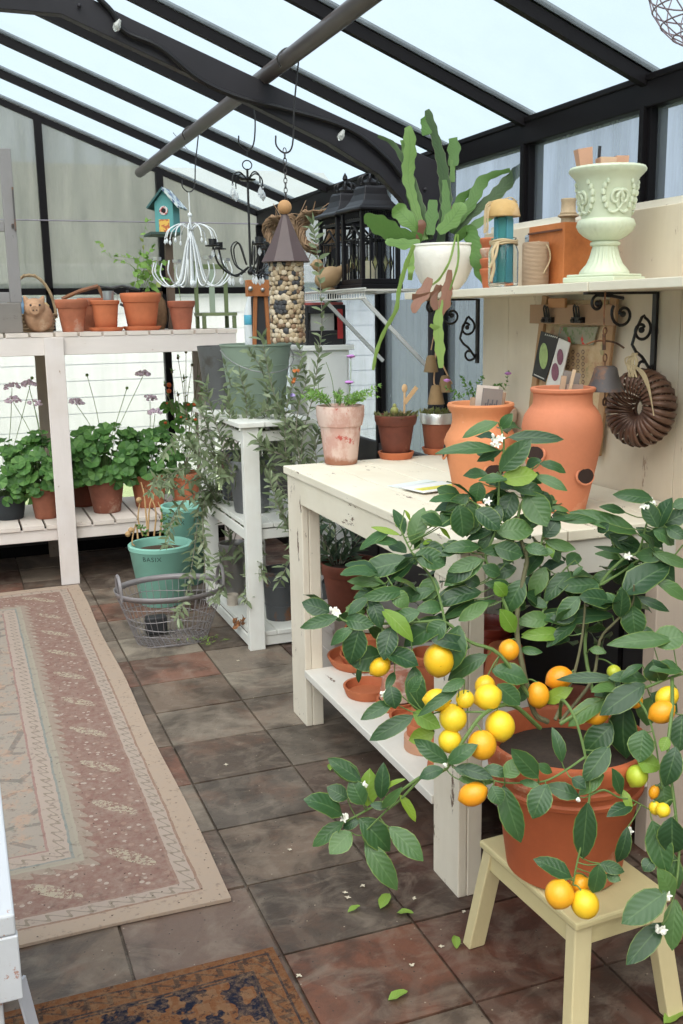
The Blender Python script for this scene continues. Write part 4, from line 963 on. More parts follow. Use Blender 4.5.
# garland of little bronze bells under the shelf's far end
gz = P(438, 303, 0, 1.72); gz.z = 1.546
gb = thing('bell_garland', 'three small clay bells on twine hanging below the far end of the shelf', 'garland', gz); dg = (gz-CAM).dot(_f)
def G(px, py): return D(px, py, dg)
bm = BM(); tube(bm, [gz, G(437, 330), G(436, 350), G(434, 380), G(435, 385)], .003, 6, n=3); tube(bm, [G(437, 340), G(441, 360), G(446, 372), G(452, 384)], .003, 6, n=3); tube(bm, [G(437, 320), G(431, 350)], .002, 5)
build('twine', bm, plain((.45, .28, .16), .9, .2, 60), gb)
BRZ = clay((.24, .15, .07), .45, .2, (.12, .1, .05))
for (x, y), s in (((431, 372), 1), ((445, 392), 1.0), ((436, 404), 1.15)):
    bm = BM(); lathe(bm, [(.006*s, .062*s), (.014*s, .060*s), (.018*s, .05*s), (.024*s, .02*s), (.028*s, 0), (.025*s, 0), (.014*s, .05*s)], G(x, y), 22); build('clay_bell', bm, BRZ, gb)

# ------------------------------------------------------------------ things on the wall shelf
SZ = SHZ+.0005
# white bowl of epiphyllum
c = P(443, 286, 2, SZ); c = V(1.705, P(443, 285, 0, 1.705).y, SZ)
ep = thing('epiphyllum_pot', 'round white relief pot with a leggy leaf cactus at the far end of the shelf', 'potted plant', c); de = (c-CAM).dot(_f)
bm = BM(); lathe(bm, [(q1*1.08, q2*1.0) for q1, q2 in [(.03, 0), (.052, 0), (.055, .006), (.078, .035), (.098, .08), (.106, .115), (.107, .145), (.103, .158), (.106, .162), (.105, .168), (.096, .169), (.093, .160), (.092, .13)]], c, 48, fn=lambda r, z, a, j: (r+(.0022*math.sin(a*9)*math.sin(a*5+z*90) if .08 < z < .155 else 0), z))
def relief():
    N = NT('white_glaze'); w1 = N.noise(22, None, 4); N.bump(N.math('ADD', w1, N.math('MULTIPLY', N.noise(48), .4)), .45, .008); return N.fin(N.mix(N.noise(9), (.74, .69, .62), (.82, .79, .74)), .5)
build('pot', bm, relief(), ep)
bm = BM(); disc(bm, c+V(0, 0, .152), .094, 20); build('soil', bm, SOIL, ep)
def padstem(bm, pts, scallop=True, nseg=14):
    # flat jointed stem: pts = (px, py, half width px, depth offset)
    n = len(pts); q = smoothpath([D(x, y, de+d) for x, y, w_, d in pts], 6); ws = []
    for i in range(n-1):
        for k in range(6): ws.append(pts[i][2]+(pts[i+1][2]-pts[i][2])*k/6)
    ws.append(pts[-1][2]); kk = de/FPX; L = 0; uvl = bm.loops.layers.uv.verify(); prev = None; tw = rnd.uniform(-.4, .4)
    for i, p in enumerate(q):
        d = (q[min(i+1, len(q)-1)]-q[max(i-1, 0)]).normalized(); vw = (CAM-p).normalized(); s = d.cross(vw).normalized(); nn = s.cross(d)
        s = (s*math.cos(tw)+nn*math.sin(tw)); L += (q[i]-q[i-1]).length if i else 0
        sc = .93+(.13*math.sin(L*120) if scallop else 0); w_ = ws[i]*kk*sc
        row = [bm.verts.new(p-s*w_+nn*.002), bm.verts.new(p+nn*.0035), bm.verts.new(p+s*w_+nn*.002), bm.verts.new(p-nn*.0035)]
        if prev:
            for a, b, v0, v1 in ((0, 1, 0, .5), (1, 2, .5, 1), (2, 3, 1, .5), (3, 0, .5, 0)):
                f = bm.faces.new((prev[a], prev[b], row[b], row[a]))
                for lp, uv in zip(f.loops, ((i*.1, v0), (i*.1, v1), (i*.1+.1, v1), (i*.1+.1, v0))): lp[uvl].uv = uv
        prev = row
green_ = leafmat((.085, .19, .04), (.15, .28, .06), (.26, .32, .07), .5, (.09, .18, .04), .2, (.09, .14, .05), .6)
dark_ = leafmat((.045, .09, .03), (.07, .125, .045), None, .55, (.04, .07, .03), .1, (.2, .2, .13), .6)
pale_ = leafmat((.20, .32, .07), (.28, .40, .10), None, .5, (.2, .3, .1), .3)
red_ = leafmat((.20, .085, .05), (.32, .15, .10), (.20, .20, .07), .5, (.2, .1, .07), .2, (.16, .16, .06))
for nm, lst in ((dark_, [[(440,245,4,0),(443,225,6,0),(446,200,7,0),(442,165,6,-.01),(436,140,5,-.01),(430,120,5,-.01),(427,110,3,-.01)],
                         [(430,240,4,0),(422,215,6,0),(412,180,4,0),(402,158,3,0),(392,143,2.5,0),(378,136,1.5,0)],
                         [(455,235,3,.02),(470,215,5,.02),(490,200,6,.02),(505,185,7,.02),(518,170,5,.02),(524,162,2,.02)]]),
                 (green_, [[(425,240,4,-.02),(412,195,5,-.02),(408,175,7,-.02),(410,150,7,-.02),(409,132,6,-.02),(407,127,3,-.02)],
                           [(423,225,3,.01),(412,200,5,.01),(408,165,5,.01),(404,140,4,.01)],
                           [(427,135,5,.0),(426,122,7,0),(424,117,4,0)], [(453,166,5,.01),(454,150,7,.01),(453,138,5,.01)], [(452,182,3,.01),(453,160,3,.01)],
                           [(422,238,4,-.04),(400,235,8,-.05),(385,228,11,-.06),(370,220,8,-.07),(364,220,3,-.07)],
                           [(420,232,4,-.03),(410,222,8,-.04),(400,212,10,-.04),(395,206,5,-.05)], [(420,242,3,-.05),(405,244,6,-.06),(390,242,4,-.07),(386,240,2,-.07)],
                           [(430,235,4,-.03),(432,215,7,-.03),(433,200,4,-.03)], [(438,232,4,-.04),(450,222,9,-.05),(460,208,8,-.06),(463,203,3,-.06)],
                           [(450,232,3,0),(470,205,6,0),(480,185,7,0),(490,176,4,0),(510,170,2,0)], [(462,235,4,.02),(480,222,5,.02),(498,213,3,.02)],
                           [(455,240,3,-.06),(468,232,8,-.08),(476,250,9,-.10),(480,270,7,-.11),(486,285,3,-.11)], [(470,248,3,-.08),(475,262,5,-.11),(484,275,4,-.11)], [(448,228,3,.01),(460,200,5,.01),(472,192,4,.01)], [(445,225,4,-.01),(446,205,5,-.01),(445,180,3,-.01)]]),
                 (pale_, [[(414,245,2,-.27),(406,265,2.5,-.27),(399,290,2.2,-.27),(396,310,2.2,-.27),(385,330,2,-.27),(377,350,2,-.27),(373,370,1.5,-.27)], [(412,250,2,-.08),(411,268,3.5,-.27),(410,280,2,-.27)],
                          [(440,300,3,-.27),(438,325,5,-.27),(440,350,5,-.27),(441,368,2,-.27)], [(440,330,3,-.27),(430,325,2,-.27)], [(456,235,1,-.08),(450,260,1.2,-.27),(440,278,1.2,-.27),(432,285,1,-.27)], [(458,235,1,-.08),(458,262,1.2,-.27),(450,290,1,-.27)]]),
                 (red_, [[(430,278,3,-.27),(424,292,7,-.27),(416,305,5,-.27),(414,313,2,-.27)], [(450,270,2,-.27),(447,292,6,-.27),(444,305,6,-.27),(441,316,2,-.27)], [(442,286,2,-.27),(430,296,4,-.27),(412,297,3,-.27)], [(438,285,2,-.27),(434,300,4,-.27),(436,310,3,-.27)], [(418,240,3,-.04),(422,226,5,-.05),(420,220,2,-.05)], [(446,230,2,.0),(450,215,4,0),(449,205,3,0)]])):
    for l in lst:
        bm = BM(); padstem(bm, l); build('stem', bm, nm, ep, label='withered reddish stem' if nm is red_ else None)

# shelf ornaments
def onshelf(px, x): p = P(px, 285, 0, x); p.z = SZ; return p
c = onshelf(503, 1.665)
jar = thing('glass_jar', 'glass jar of teal plant labels tied with raffia on the shelf', 'jar', c)
GL = NT('jar_glass'); GL.b.inputs['Transmission Weight'].default_value = 1; GL.b.inputs['IOR'].default_value = 1.3; GL.fin((.93, .97, .97), .03)
bm = BM(); lathe(bm, [(.004, 0), (.034, 0), (.039, .005), (.040, .02), (.040, .090), (.036, .104), (.033, .108), (.033, .125), (.0345, .127), (.0315, .128), (.0305, .108), (.037, .09), (.037, .012), (.004, .008)], c, 32); build('jar_body', bm, GL.m, jar)
for k in range(7):
    bm = BM(); a = k*2*PI/7+.4; r = .022 if k else 0; bar(bm, c+V(r*math.cos(a), r*math.sin(a), .012), c+V(r*.95*math.cos(a), r*.95*math.sin(a),   .175+.004*(k % 3)), .020, .007, up=(math.cos(a), math.sin(a), 0)); build('teal_label', bm, plain(((.05, .27, .34), (.03, .20, .20), (.09, .33, .40))[k % 3], .45, .15), jar, bevel=.001)
bm = BM()
for q in range(3): tube(bm, [c+V(.0355*math.cos(a), .0355*math.sin(a), .112+.004*q+.002*math.sin(3*a+q)) for a in [k*PI/10 for k in range(20)]], .003, 5, closed=True)
tube(bm, [c+V(-.03, -.022, .115), c+V(-.05, -.03, .09), c+V(-.048, -.035, .05), c+V(-.055, -.03, .015)], .0045, 6, n=4); tube(bm, [c+V(-.03, -.024, .115), c+V(-.044, -.036, .08), c+V(-.058, -.03, .05)], .004, 6, n=4)
build('raffia_tie', bm, RAF, jar)
bm = BM(); lathe(bm, [(.036, 0), (.047, .0), (.048, .003), (.041, .030), (.030, .040), (.012, .045), (.002, .0455)], c+V(-.006, 0, .181), 28); o = tag(build('ochre_pot', bm, clay((.60, .38, .15), .25, .2, (.7, .5, .3)), origin=c+V(0, 0, .18)), 'small upturned yellow ochre pot sitting on the teal labels', 'pot')
bm = BM(); q0 = c+V(-.006, 0, .222)
for k in range(9): tube(bm, [q0+rv(.006), q0+V(-.05+rnd.uniform(-.01, .01), -.01, -.01+rnd.uniform(-.01, .01)), q0+V(-.055+rnd.uniform(-.01, .01), -.02, -.07-rnd.uniform(0, .02))], .0012, 4, n=4)
for k in range(4): tube(bm, [q0+rv(.006), q0+V(.02, -.01, .008), q0+V(.045, 0, -.006+rnd.uniform(-.01, .01))], .0012, 4, n=4)
build('raffia_strands', bm, RAF, o)
jar.scale = (1.2,)*3; o.scale = (1.2,)*3; o.location = c+(o.location-c)*1.2
c = onshelf(535, 1.655); bm = BM()
lathe(bm, [(.01, 0), (.032, 0), (.034, .004), (.034, .110), (.032, .116), (.012, .118)], c, 30, fn=lambda r, z, a, j: (r, z)); 
tw = build('twine_spool', bm, (lambda N: (N.bump(N.wave(90, N.co((1, 1, 1)), 1.5, 'Z'), .8, .004), N.fin(N.mix(N.wave(90, N.co(), 1.5, 'Z'), (.42, .27, .17), (.58, .41, .28)), .95))[-1])(NT('twine')), origin=c)
tw.scale = (1.18, 1.18, 1.08)
tag(tw, 'fat spool of brown jute twine beside the glass jar', 'twine spool')
bm = BM(); tube(bm, [c+V(.0, -.01, .118), c+V(.012, -.034, .105), c+V(.020, -.036, .07), c+V(.0, -.038, .03)], .0018, 5, n=5); build('loose_end', bm, RAF, tw)
# stacked terracotta pots behind the jar
c = onshelf(491, 1.76); tnest = None
for k in range(4):
    ck = c+V(0, 0, .0+.034*k); bm = BM(); lathe(bm, pot_prof(.040, .028, .070, .022, .003, .006), ck, 26)
    tag(build('nested_pot', bm, (TERRA, clay((.58, .30, .2), .2, .5, (.7, .6, .5)))[k == 2], origin=ck), ('bottom', 'second', 'third', 'top')[k]+' pot of the small nested stack behind the glass jar', 'pot', 'nested pots on the wall shelf')
c = V(1.80, 2.85, SZ)
bm = BM(); box(bm, 1.755, 1.85, 2.80, 2.90, SZ, SZ+.165); o = tag(build('label_tin', bm, (lambda N: N.fin(N.mix(N.ramp(N.noise(45, N.co((1, 1, 3))), [(.5, 0.0), (.55, 1.0)]), (.50, .55, .62), (.16, .2, .27)), .5))(NT('printed_tin')), origin=c, smooth=False, bevel=.006), 'blue grey printed tin behind the teal labels', 'tin')
# copper coloured box
c = P(547, 281, 0, 1.745); bxm = BM(); y0 = P(524, 283, 0, 1.665).y
def copper():
    N = NT('rusty_copper'); a = N.noise(5, None, 7, .75); c_ = N.ramp(a, [(.3, (.38, .11, .03)), (.55, (.58, .185, .055)), (.75, (.60, .26, .11))]); N.bump(a, .3, .004); return N.fin(c_, .6, .1)
YB0, YB1 = P(563, 281, 0, 1.70).y, P(528, 281, 0, 1.70).y
box(bxm, 1.70, 1.86, YB0, YB1, SZ, SZ+.178); bmesh.ops.delete(bxm, geom=[f for f in bxm.faces if f.calc_center_median().z > SZ+.177], context='FACES')
o = build('copper_planter', bxm, copper(), origin=(1.765, (YB0+YB1)/2, SZ), smooth=False, bevel=.002); sm_ = o.modifiers.new('s', 'SOLIDIFY'); sm_.thickness = .004; sm_.offset = -1
tag(o, 'square rusty orange metal planter box behind the green urn', 'planter box')
bm = BM(); box(bm, 1.69, 1.84, YB0+.01, YB1-.01, SZ+.155, SZ+.16); build('inner_floor', bm, plain((.12, .05, .03), .9), o, smooth=False)
for (dx, dy, dz, lab) in ((-.03, .0, 0, 'lower spool of natural string in the orange box'), (-.03, -.0, .046, 'upper spool of natural string in the orange box')):
    q = V(1.755, YB0+.065, SZ+.1605+dz); bm = BM(); lathe(bm, [(.008, 0), (.030-.006*(dz > 0), 0), (.031-.006*(dz > 0), .004), (.022, .008), (.021, .035), (.031-.008*(dz > 0), .040), (.030-.008*(dz > 0), .045), (.008, .045)], q, 24); tag(build('string_spool', bm, plain((.46, .34, .22), .9, .25, 90), origin=q), lab, 'string spool')
# pale green urn
c = V(1.72, P(604, 276, 0, 1.72).y, SZ); ku = (c-CAM).dot(_f)/FPX
urn = thing('garden_urn', 'pale green classical urn with scroll relief standing on the shelf', 'urn', c)
UG = (lambda N: (N.bump(N.noise(40), .2, .003), N.fin(N.mix(N.noise(12), (.55, .59, .43), (.62, .66, .51)), .5))[-1])(NT('pale_green_glaze'))
s = ku/.00281*.93
bm = BM(); box(bm, c.x-.088*s, c.x+.088*s, c.y-.088*s, c.y+.088*s, c.z, c.z+.016*s); box(bm, c.x-.080*s, c.x+.080*s, c.y-.080*s, c.y+.080*s, c.z+.016*s, c.z+.024*s); bm.transform(Matrix.Translation(c) @ Matrix.Rotation(math.radians(22), 4, 'Z') @ Matrix.Translation(-c)); build('plinth', bm, UG, urn, bevel=.003, smooth=False)
def fl(r, z, a, j):
    zz = z/s
    if .03 < zz < .105: r *= 1+.045*math.cos(a*22)*min(1, (zz-.03)*30)
    elif .125 < zz < .175: r *= 1+.05*abs(math.cos(a*15))
    elif .312 < zz: r *= 1+.012*math.cos(a*30)
    return r, z
pr = [(.074, .024), (.074, .030), (.066, .040), (.052, .055), (.043, .075), (.038, .095), (.037, .106), (.043, .108), (.045, .113), (.043, .118), (.037, .120), (.046, .126), (.062, .136), (.076, .150), (.083, .165), (.084, .176), (.080, .182), (.072, .185), (.074, .205), (.080, .245), (.087, .285), (.094, .300), (.104, .310), (.111, .318), (.112, .325), (.108, .331), (.100, .332), (.094, .322), (.088, .29), (.05, .25), (.003, .245)]
bm = BM(); lathe(bm, [(r*s, z*s) for r, z in pr], c, 96, fn=fl); build('body', bm, UG, urn)
bm = BM()
for k in range(8):
    a0 = k*2*PI/8+.25; sg = 1 if k % 2 else -1
    def onb(u, z): 
        a = a0+u/.08; r = (.074+(z-.19)*.155)*s; return c+V(r*math.cos(a), r*math.sin(a), z*s)
    tube(bm, [onb(sg*(.020+.020*math.cos(t)*(1-t/9)), .238+.026*math.sin(t)*(1-t/9)) for t in [i*.42 for i in range(18)]], .0062*s, 7, r2=.0035*s)
    tube(bm, [onb(sg*-.002, .205), onb(sg*.012, .198), onb(sg*.028, .204), onb(sg*.040, .222), onb(sg*.042, .25)], .005*s, 7, n=3, r2=.003*s)
    for u, z, rr in ((-.012, .272, .007), (-.016, .255, .008), (-.014, .235, .008), (-.008, .218, .007), (-.004, .285, .006)): ball(bm, onb(sg*u, z), rr*s, 1, 1, 1.4, 8)
build('scroll_relief', bm, UG, urn)
ut = c+V(0, 0, .262*s)
PLY = (plain((.60, .33, .22), .7, .15), plain((.68, .44, .30), .7, .1))
for (dx, dy, w0, h0, lean, m_, lab) in ((-.055, .02, .030, .115, -.16, 0, 'tall pinkish wooden pot leaning left in the green urn'), (-.012, -.005, .034, .088, .02, 1, 'wider honey-coloured wooden pot in the middle of the green urn'), (.045, .0, .026, .095, .0, 0, 'pale wooden pot at the right side of the green urn')):
    b0 = ut+V(dx*s, dy*s, 0); bm = BM(); prf = [(.004, 0), (w0*.62, 0), (w0*.95, h0), (w0*.85, h0), (w0*.55, .01)]; lathe(bm, prf, (0, 0, 0), 4); bm.transform(Matrix.Translation(b0) @ Matrix.Rotation(lean, 4, 'Y') @ Matrix.Rotation(.5, 4, 'Z')); tag(build('wooden_pot', bm, PLY[m_], origin=b0, smooth=False), lab, 'pot')
bm = BM(); b0 = ut+V(-.012*s, .035*s, 0); bar(bm, b0, b0+V(.006, 0, .125), .004, .008); tag(build('slate_marker', bm, plain((.03, .03, .035), .5), origin=b0, smooth=False), 'thin black plant marker sticking up from the green urn', 'plant marker')

# ------------------------------------------------------------------ lanterns
@cached
def amber():
    gm = NT('amber_glass'); gm.b.inputs['Transmission Weight'].default_value = .6; return gm.fin((.62, .62, .34), .15)
def lantern(c, label, rz=0, s=1.0):
    t = thing('lantern', label, 'lantern', c, 'black candle lanterns')
    LB = plain((.014, .012, .014), .4, .25, 30, .3, .4); h = .5
    w0 = .105
    def tr(bm): bm.transform(Matrix.Translation(c) @ Matrix.Rotation(rz, 4, 'Z') @ Matrix.Scale(s, 4)); return bm
    bm = BM(); box(bm, -w0, w0, -w0, w0, .0, .022); box(bm, -.098, .098, -.098, .098, .022, .045); build('base', tr(bm), LB, t, smooth=False, bevel=.003)
    for sx in (1, -1):
        for sy in (1, -1): bm = BM(); box(bm, sx*.088-.009, sx*.088+.009, sy*.088-.009, sy*.088+.009, .045, .33); build('post', tr(bm), LB, t, smooth=False, bevel=.002)
    bm = BM()
    for q in range(4):
        M = Matrix.Rotation(q*PI/2, 3, 'Z')
        def a_(x, z): return M @ V(x, -.088, z)
        for x in (-.05, .05): tube(bm, [a_(x, .045), a_(x, .215)], .0035, 5)
        for x0 in (-.026, .026):
            tube(bm, [a_(x0, .08), a_(x0-.014, .115), a_(x0, .15), a_(x0+.014, .115)], .003, 5, closed=True); tube(bm, [a_(x0, .15), a_(x0, .22)], .0022, 5); tube(bm, [a_(x0, .045), a_(x0, .08)], .0022, 5)
        tube(bm, [a_(-.078, .215), a_(-.05, .235), a_(-.02, .262), a_(0, .275), a_(.02, .262), a_(.05, .235), a_(.078, .215)], .005, 6, n=3)
        tube(bm, [a_(-.078, .215), a_(.078, .215)], .003, 5)
        for x in [-.075+.0107*i for i in range(15)]: tube(bm, [a_(x, .305), a_(x, .33)], .003, 4)
        prism(bm, [a_(-.078, .29), a_(.078, .29), a_(.078, .303), a_(-.078, .303)], M @ V(0, .006, 0))
    build('fretwork', tr(bm), LB, t)
    bm = BM(); lathe(bm, [(.02, .330), (.150, .330), (.164, .334), (.160, .345), (.120, .358), (.098, .378), (.082, .405), (.074, .432), (.066, .442), (.030, .447), (.004, .448)], (0, 0, 0), 4); bm.transform(Matrix.Rotation(PI/4, 4, 'Z')); build('roof', tr(bm), LB, t, smooth=False, bevel=.003)
    bm = BM()
    for k in range(9): a = k*2*PI/9; tube(bm, [V(.045*math.cos(a), .045*math.sin(a), .445), V(.05*math.cos(a), .05*math.sin(a), .475), V(.02*math.cos(a), .02*math.sin(a), .492), V(0, 0, .487)], .004, 5, n=3)
    lathe(bm, [(.045, .445), (.047, .455), (.012, .475), (.007, .500), (.013, .508), (.010, .520), (.003, .532), (.001, .536)], (0, 0, 0), 16); build('finial', tr(bm), LB, t)
    gm = amber()
    for q in range(4):
        M = Matrix.Rotation(q*PI/2, 3, 'Z')
        for x0 in (-.026, .026): bm = BM(); prism(bm, [M @ V(x0, -.085, .08), M @ V(x0+.014, -.085, .115), M @ V(x0, -.085, .15), M @ V(x0-.014, -.085, .115)], M @ V(0, .001, 0)); build('pane', tr(bm), gm, t, smooth=False, label='yellowish diamond glass')
    bm = BM(); lathe(bm, [(.003, .046), (.03, .046), (.03, .12), (.026, .124), (.003, .122)], (0, 0, 0), 20); build('candle', tr(bm), plain((.75, .68, .5), .5), t)
    return t
lantern(V(1.81, 4.31, 1.603), 'large black pagoda lantern at the near end of the wire shelf', .10, 1.02)
lantern(V(1.82, 4.64, 1.603), 'black pagoda lantern half hidden behind the nearer lantern', .10, 1.03)
# wooden bird
c = V(1.735, 4.33, 1.604); c = V(1.655, 4.45, 1.604)
bd = thing('wooden_bird', 'small brown wooden bird perched on the wire shelf beside the lanterns', 'bird figure', c)
bm = BM(); ball(bm, c+V(0, 0, .058), .052, 1.35, .8, .95, 18, rot=Matrix.Rotation(-.35, 3, 'Y')); ball(bm, c+V(-.052, 0, .115), .028, 1, .9, 1, 14); lathe(bm, [(.028, 0), (.024, .05), (.012, .11), (.004, .125)], c+V(.03, 0, .075), 12, ax=Matrix.Rotation(1.2, 3, 'Y')); lathe(bm, [(.009, 0), (.005, .012), (.001, .02)], c+V(-.075, 0, .115), 8, ax=Matrix.Rotation(-1.5, 3, 'Y'))
o = build('body', bm, paint((.36, .23, .12), .5, 'X', (.2, .11, .06)), bd); rm = o.modifiers.new('r', 'REMESH'); rm.mode = 'VOXEL'; rm.voxel_size = .006; rm.use_smooth_shade = True
bm = BM(); lathe(bm, [(.004, 0), (.03, 0), (.03, .012), (.004, .013)], c, 16); build('foot', bm, paint((.3, .18, .1), .2, 'X'), bd)

# ================================================================== ON THE TOP OF THE STAGING
TZ = 1.4205
KY = (V(0, 6, 0)).dot(_f)/FPX
def onst(px, y, z=TZ): return V(P(px, 325, 1, y).x, y, z)
saucer('saucer under the tall terracotta pot on the staging', onst(106, 5.93), .102, .022, TERRA)
saucer('saucer under the big ivy pot on the staging', onst(142, 5.95), .112, .024, TERRA)
pot('flower_pot', 'weathered terracotta pot beside the clay pig on the staging', 'flower pot', onst(73, 5.93), .093, .060, .180, TERRA_OLD, .05)
pot('flower_pot', 'terracotta pot half hidden behind the tall pot on the staging', 'flower pot', onst(93, 6.15), .085, .055, .190, TERRA_OLD, .045)
pot('flower_pot', 'tall straight terracotta pot holding soil, on its saucer on the staging', 'flower pot', onst(106, 5.93, TZ+.0075), .083, .062, .165, TERRA, .025)
pot('flower_pot', 'darker terracotta pot with one bare stem, right of the brown jar', 'flower pot', onst(182, 5.93), .082, .052, .165, clay((.36, .11, .06), .3), .04)
t = pot('ivy_pot', 'big terracotta pot with trailing green vine on the staging', 'potted plant', onst(142, 5.95, TZ+.0075), .117, .080, .205, TERRA, .055)
di = (t.location-CAM).dot(_f); bf, bs = BM(), BM()
def I(px, py, d=0): return D(px, py, di+d)
for q in (((142,288),(144,262),(143,240),(147,222)), ((140,288),(135,270),(125,262),(112,258),(103,250),(99,243)), ((145,288),(152,268),(160,262),(168,262)), ((138,288),(137,268),(140,255)), ((148,288),(156,275),(164,278),(170,284)), ((143,290),(146,275),(140,262),(130,258),(118,256)), ((145,288),(150,272),(147,258),(152,248))):
    sprig(bf, [I(x, y, rnd.uniform(-.05, .05)) for x, y in q], 8, .045, .034, 'ivy', bt=bs, r=.0018, paired=False, spread=.7)
for _ in range(24):
    p0 = I(rnd.uniform(134, 158), rnd.uniform(262, 290), rnd.uniform(-.07, .05)); leaf(bf, p0, p0+rv(.045), .038, -_f+rv(.5), 'ivy', .2, .1)
build('foliage', bf, leafmat((.14, .27, .05), (.24, .40, .09), (.34, .30, .10), .5, (.3, .42, .15), .35), t); build('stem', bs, STEMG, t)
bm = BM(); q0 = onst(182, 5.93); tube(bm, [q0+V(0, 0, .14), q0+V(-.01, 0, .25), q0+V(-.035, 0, .36)], .002, 5, n=4); build('bare_stem', bm, STEMG, [o for o in bpy.data.objects if o.get('label', '').startswith('darker terracotta pot with one')][0])

# clay pig
c = onst(39, 5.93)
pig = thing('clay_pig', 'round clay pig planter with small ears on the staging', 'pig figure', c); PM = clay((.42, .24, .14), .35, .25, (.55, .4, .28), .85, 14)
bm = BM(); ball(bm, c+V(0, 0, .085), .085, .95, .9, 1.0, 22); ball(bm, c+V(-.02, -.04, .135), .058, 1, 1, .95, 18); lathe(bm, [(.026, 0), (.027, .03), (.024, .036), (.003, .034)], c+V(-.025, -.085, .122), 16, ax=Matrix.Rotation(PI/2, 3, 'X'))
for s_ in (1, -1): lathe(bm, [(.019, 0), (.013, .024), (.002, .042)], c+V(-.02+s_*.038, -.04, .165), 10, ax=Matrix.Rotation(s_*.35, 3, 'Y'))
o = build('body', bm, PM, pig); rm = o.modifiers.new('r', 'REMESH'); rm.mode = 'VOXEL'; rm.voxel_size = .005; rm.use_smooth_shade = True
for s_ in (1, -1): bm = BM(); ball(bm, c+V(-.02+s_*.024, -.092, .150), .006); build('eye', bm, plain((.03, .02, .02), .4), pig)
for s_ in (1, -1): bm = BM(); ball(bm, c+V(-.025+s_*.009, -.1215, .122), .004); build('nostril', bm, plain((.06, .03, .02), .8), pig)

# wicker basket with hoop handle
c = onst(33, 6.2)
bk = thing('hoop_basket', 'small wicker basket with a high hoop handle, behind the clay pig', 'basket', c); WK = plain((.34, .24, .14), .85, .4, 60)
bm = BM(); lathe(bm, [(.01, 0), (.11, 0), (.135, .10), (.125, .10), (.10, .01), (.01, .01)], c, 30, fn=lambda r, z, a, j: (r*(1+.02*math.sin(a*30+j*2)), z))
for z in (.02, .04, .06, .08, .10): tube(bm, [c+V((.112+z*.25)*math.cos(a), (.112+z*.25)*math.sin(a), z+.004*math.sin(a*15)) for a in [k*PI/15 for k in range(30)]], .006, 5, closed=True)
build('body', bm, WK, bk)
bm = BM(); tube(bm, [c+V(.135*math.cos(a)+(.0), 0, .08+.245*math.sin(a)) for a in [k*PI/14 for k in range(15)]], .009, 7); tube(bm, [c+V(.135*math.cos(a), .014*math.sin(a*9), .08+.245*math.sin(a)+.008*math.cos(a*14)) for a in [k*PI/28 for k in range(29)]], .005, 5); build('handle', bm, WK, bk)
bm = BM(); q0 = onst(24, 6.2, TZ+.013); lathe(bm, [(.03, 0), (.034, .005), (.034, .12), (.03, .14), (.014, .16), (.014, .185), (.003, .187)], q0, 20); tag(build('blue_bottle', bm, plain((.10, .20, .32), .35), origin=q0), 'blue bottle standing in the hoop basket', 'bottle')
bm = BM(); q0 = onst(41, 6.22, TZ+.013)
lathe(bm, [(.03, 0), (.045, .06), (.052, .14), (.04, .155), (.003, .16)], q0, 20, fn=lambda r, z, a, j: (r*(1+.06*math.sin(a*5+j)), z)); tag(build('paper_bag', bm, plain((.58, .42, .20), .85, .2), origin=q0), 'crumpled yellow brown paper bag standing in the hoop basket', 'bag')

# weathered frame on a grey wooden block
GW = paint((.25, .235, .235), .5, 'Z', (.09, .08, .08), .85)
c = onst(2, 5.95); bm = BM(); box(bm, c.x-.30, c.x+.105, 5.86, 6.02, TZ, TZ+.165); o = tag(build('timber_block', bm, paint((.20, .18, .165), .7, 'X', (.08, .07, .06), .9), origin=c, smooth=False, bevel=.006), 'grey weathered timber block at the left end of the staging', 'timber block')
fr = thing('weathered_frame', 'grey weathered wooden window frame standing on the timber block', 'window frame', c+V(0, 0, .165)); x1 = P(18, 250, 1, 5.93).x; zt = P(10, 149, 1, 5.93).z; zm = P(10, 228, 1, 5.93).z
bm = BM(); box(bm, x1-.062, x1, 5.91, 5.945, TZ+.166, zt); build('stile', bm, GW, fr, smooth=False, bevel=.003)
bm = BM(); box(bm, x1-.60, x1-.54, 5.91, 5.945, TZ+.166, zt) if False else box(bm, c.x-.295, c.x-.235, 5.91, 5.945, TZ+.166, zt); build('stile', bm, GW, fr, smooth=False, bevel=.003)
for z in (zt-.062, zm-.02, TZ+.167): bm = BM(); box(bm, c.x-.234, x1-.0625, 5.915, 5.94, z, z+.055); build('rail', bm, GW, fr, smooth=False, bevel=.003)
bm = BM(); box(bm, x1-.010, x1-.001, 5.90, 5.909, TZ+.55, zt-.2); tube(bm, [V(x1-.02, 5.905, zm-.0), V(x1-.02, 5.90, zm+.02)], .006, 8); build('latch', bm, metal((.12, .11, .11), .6, .5, .5), fr)

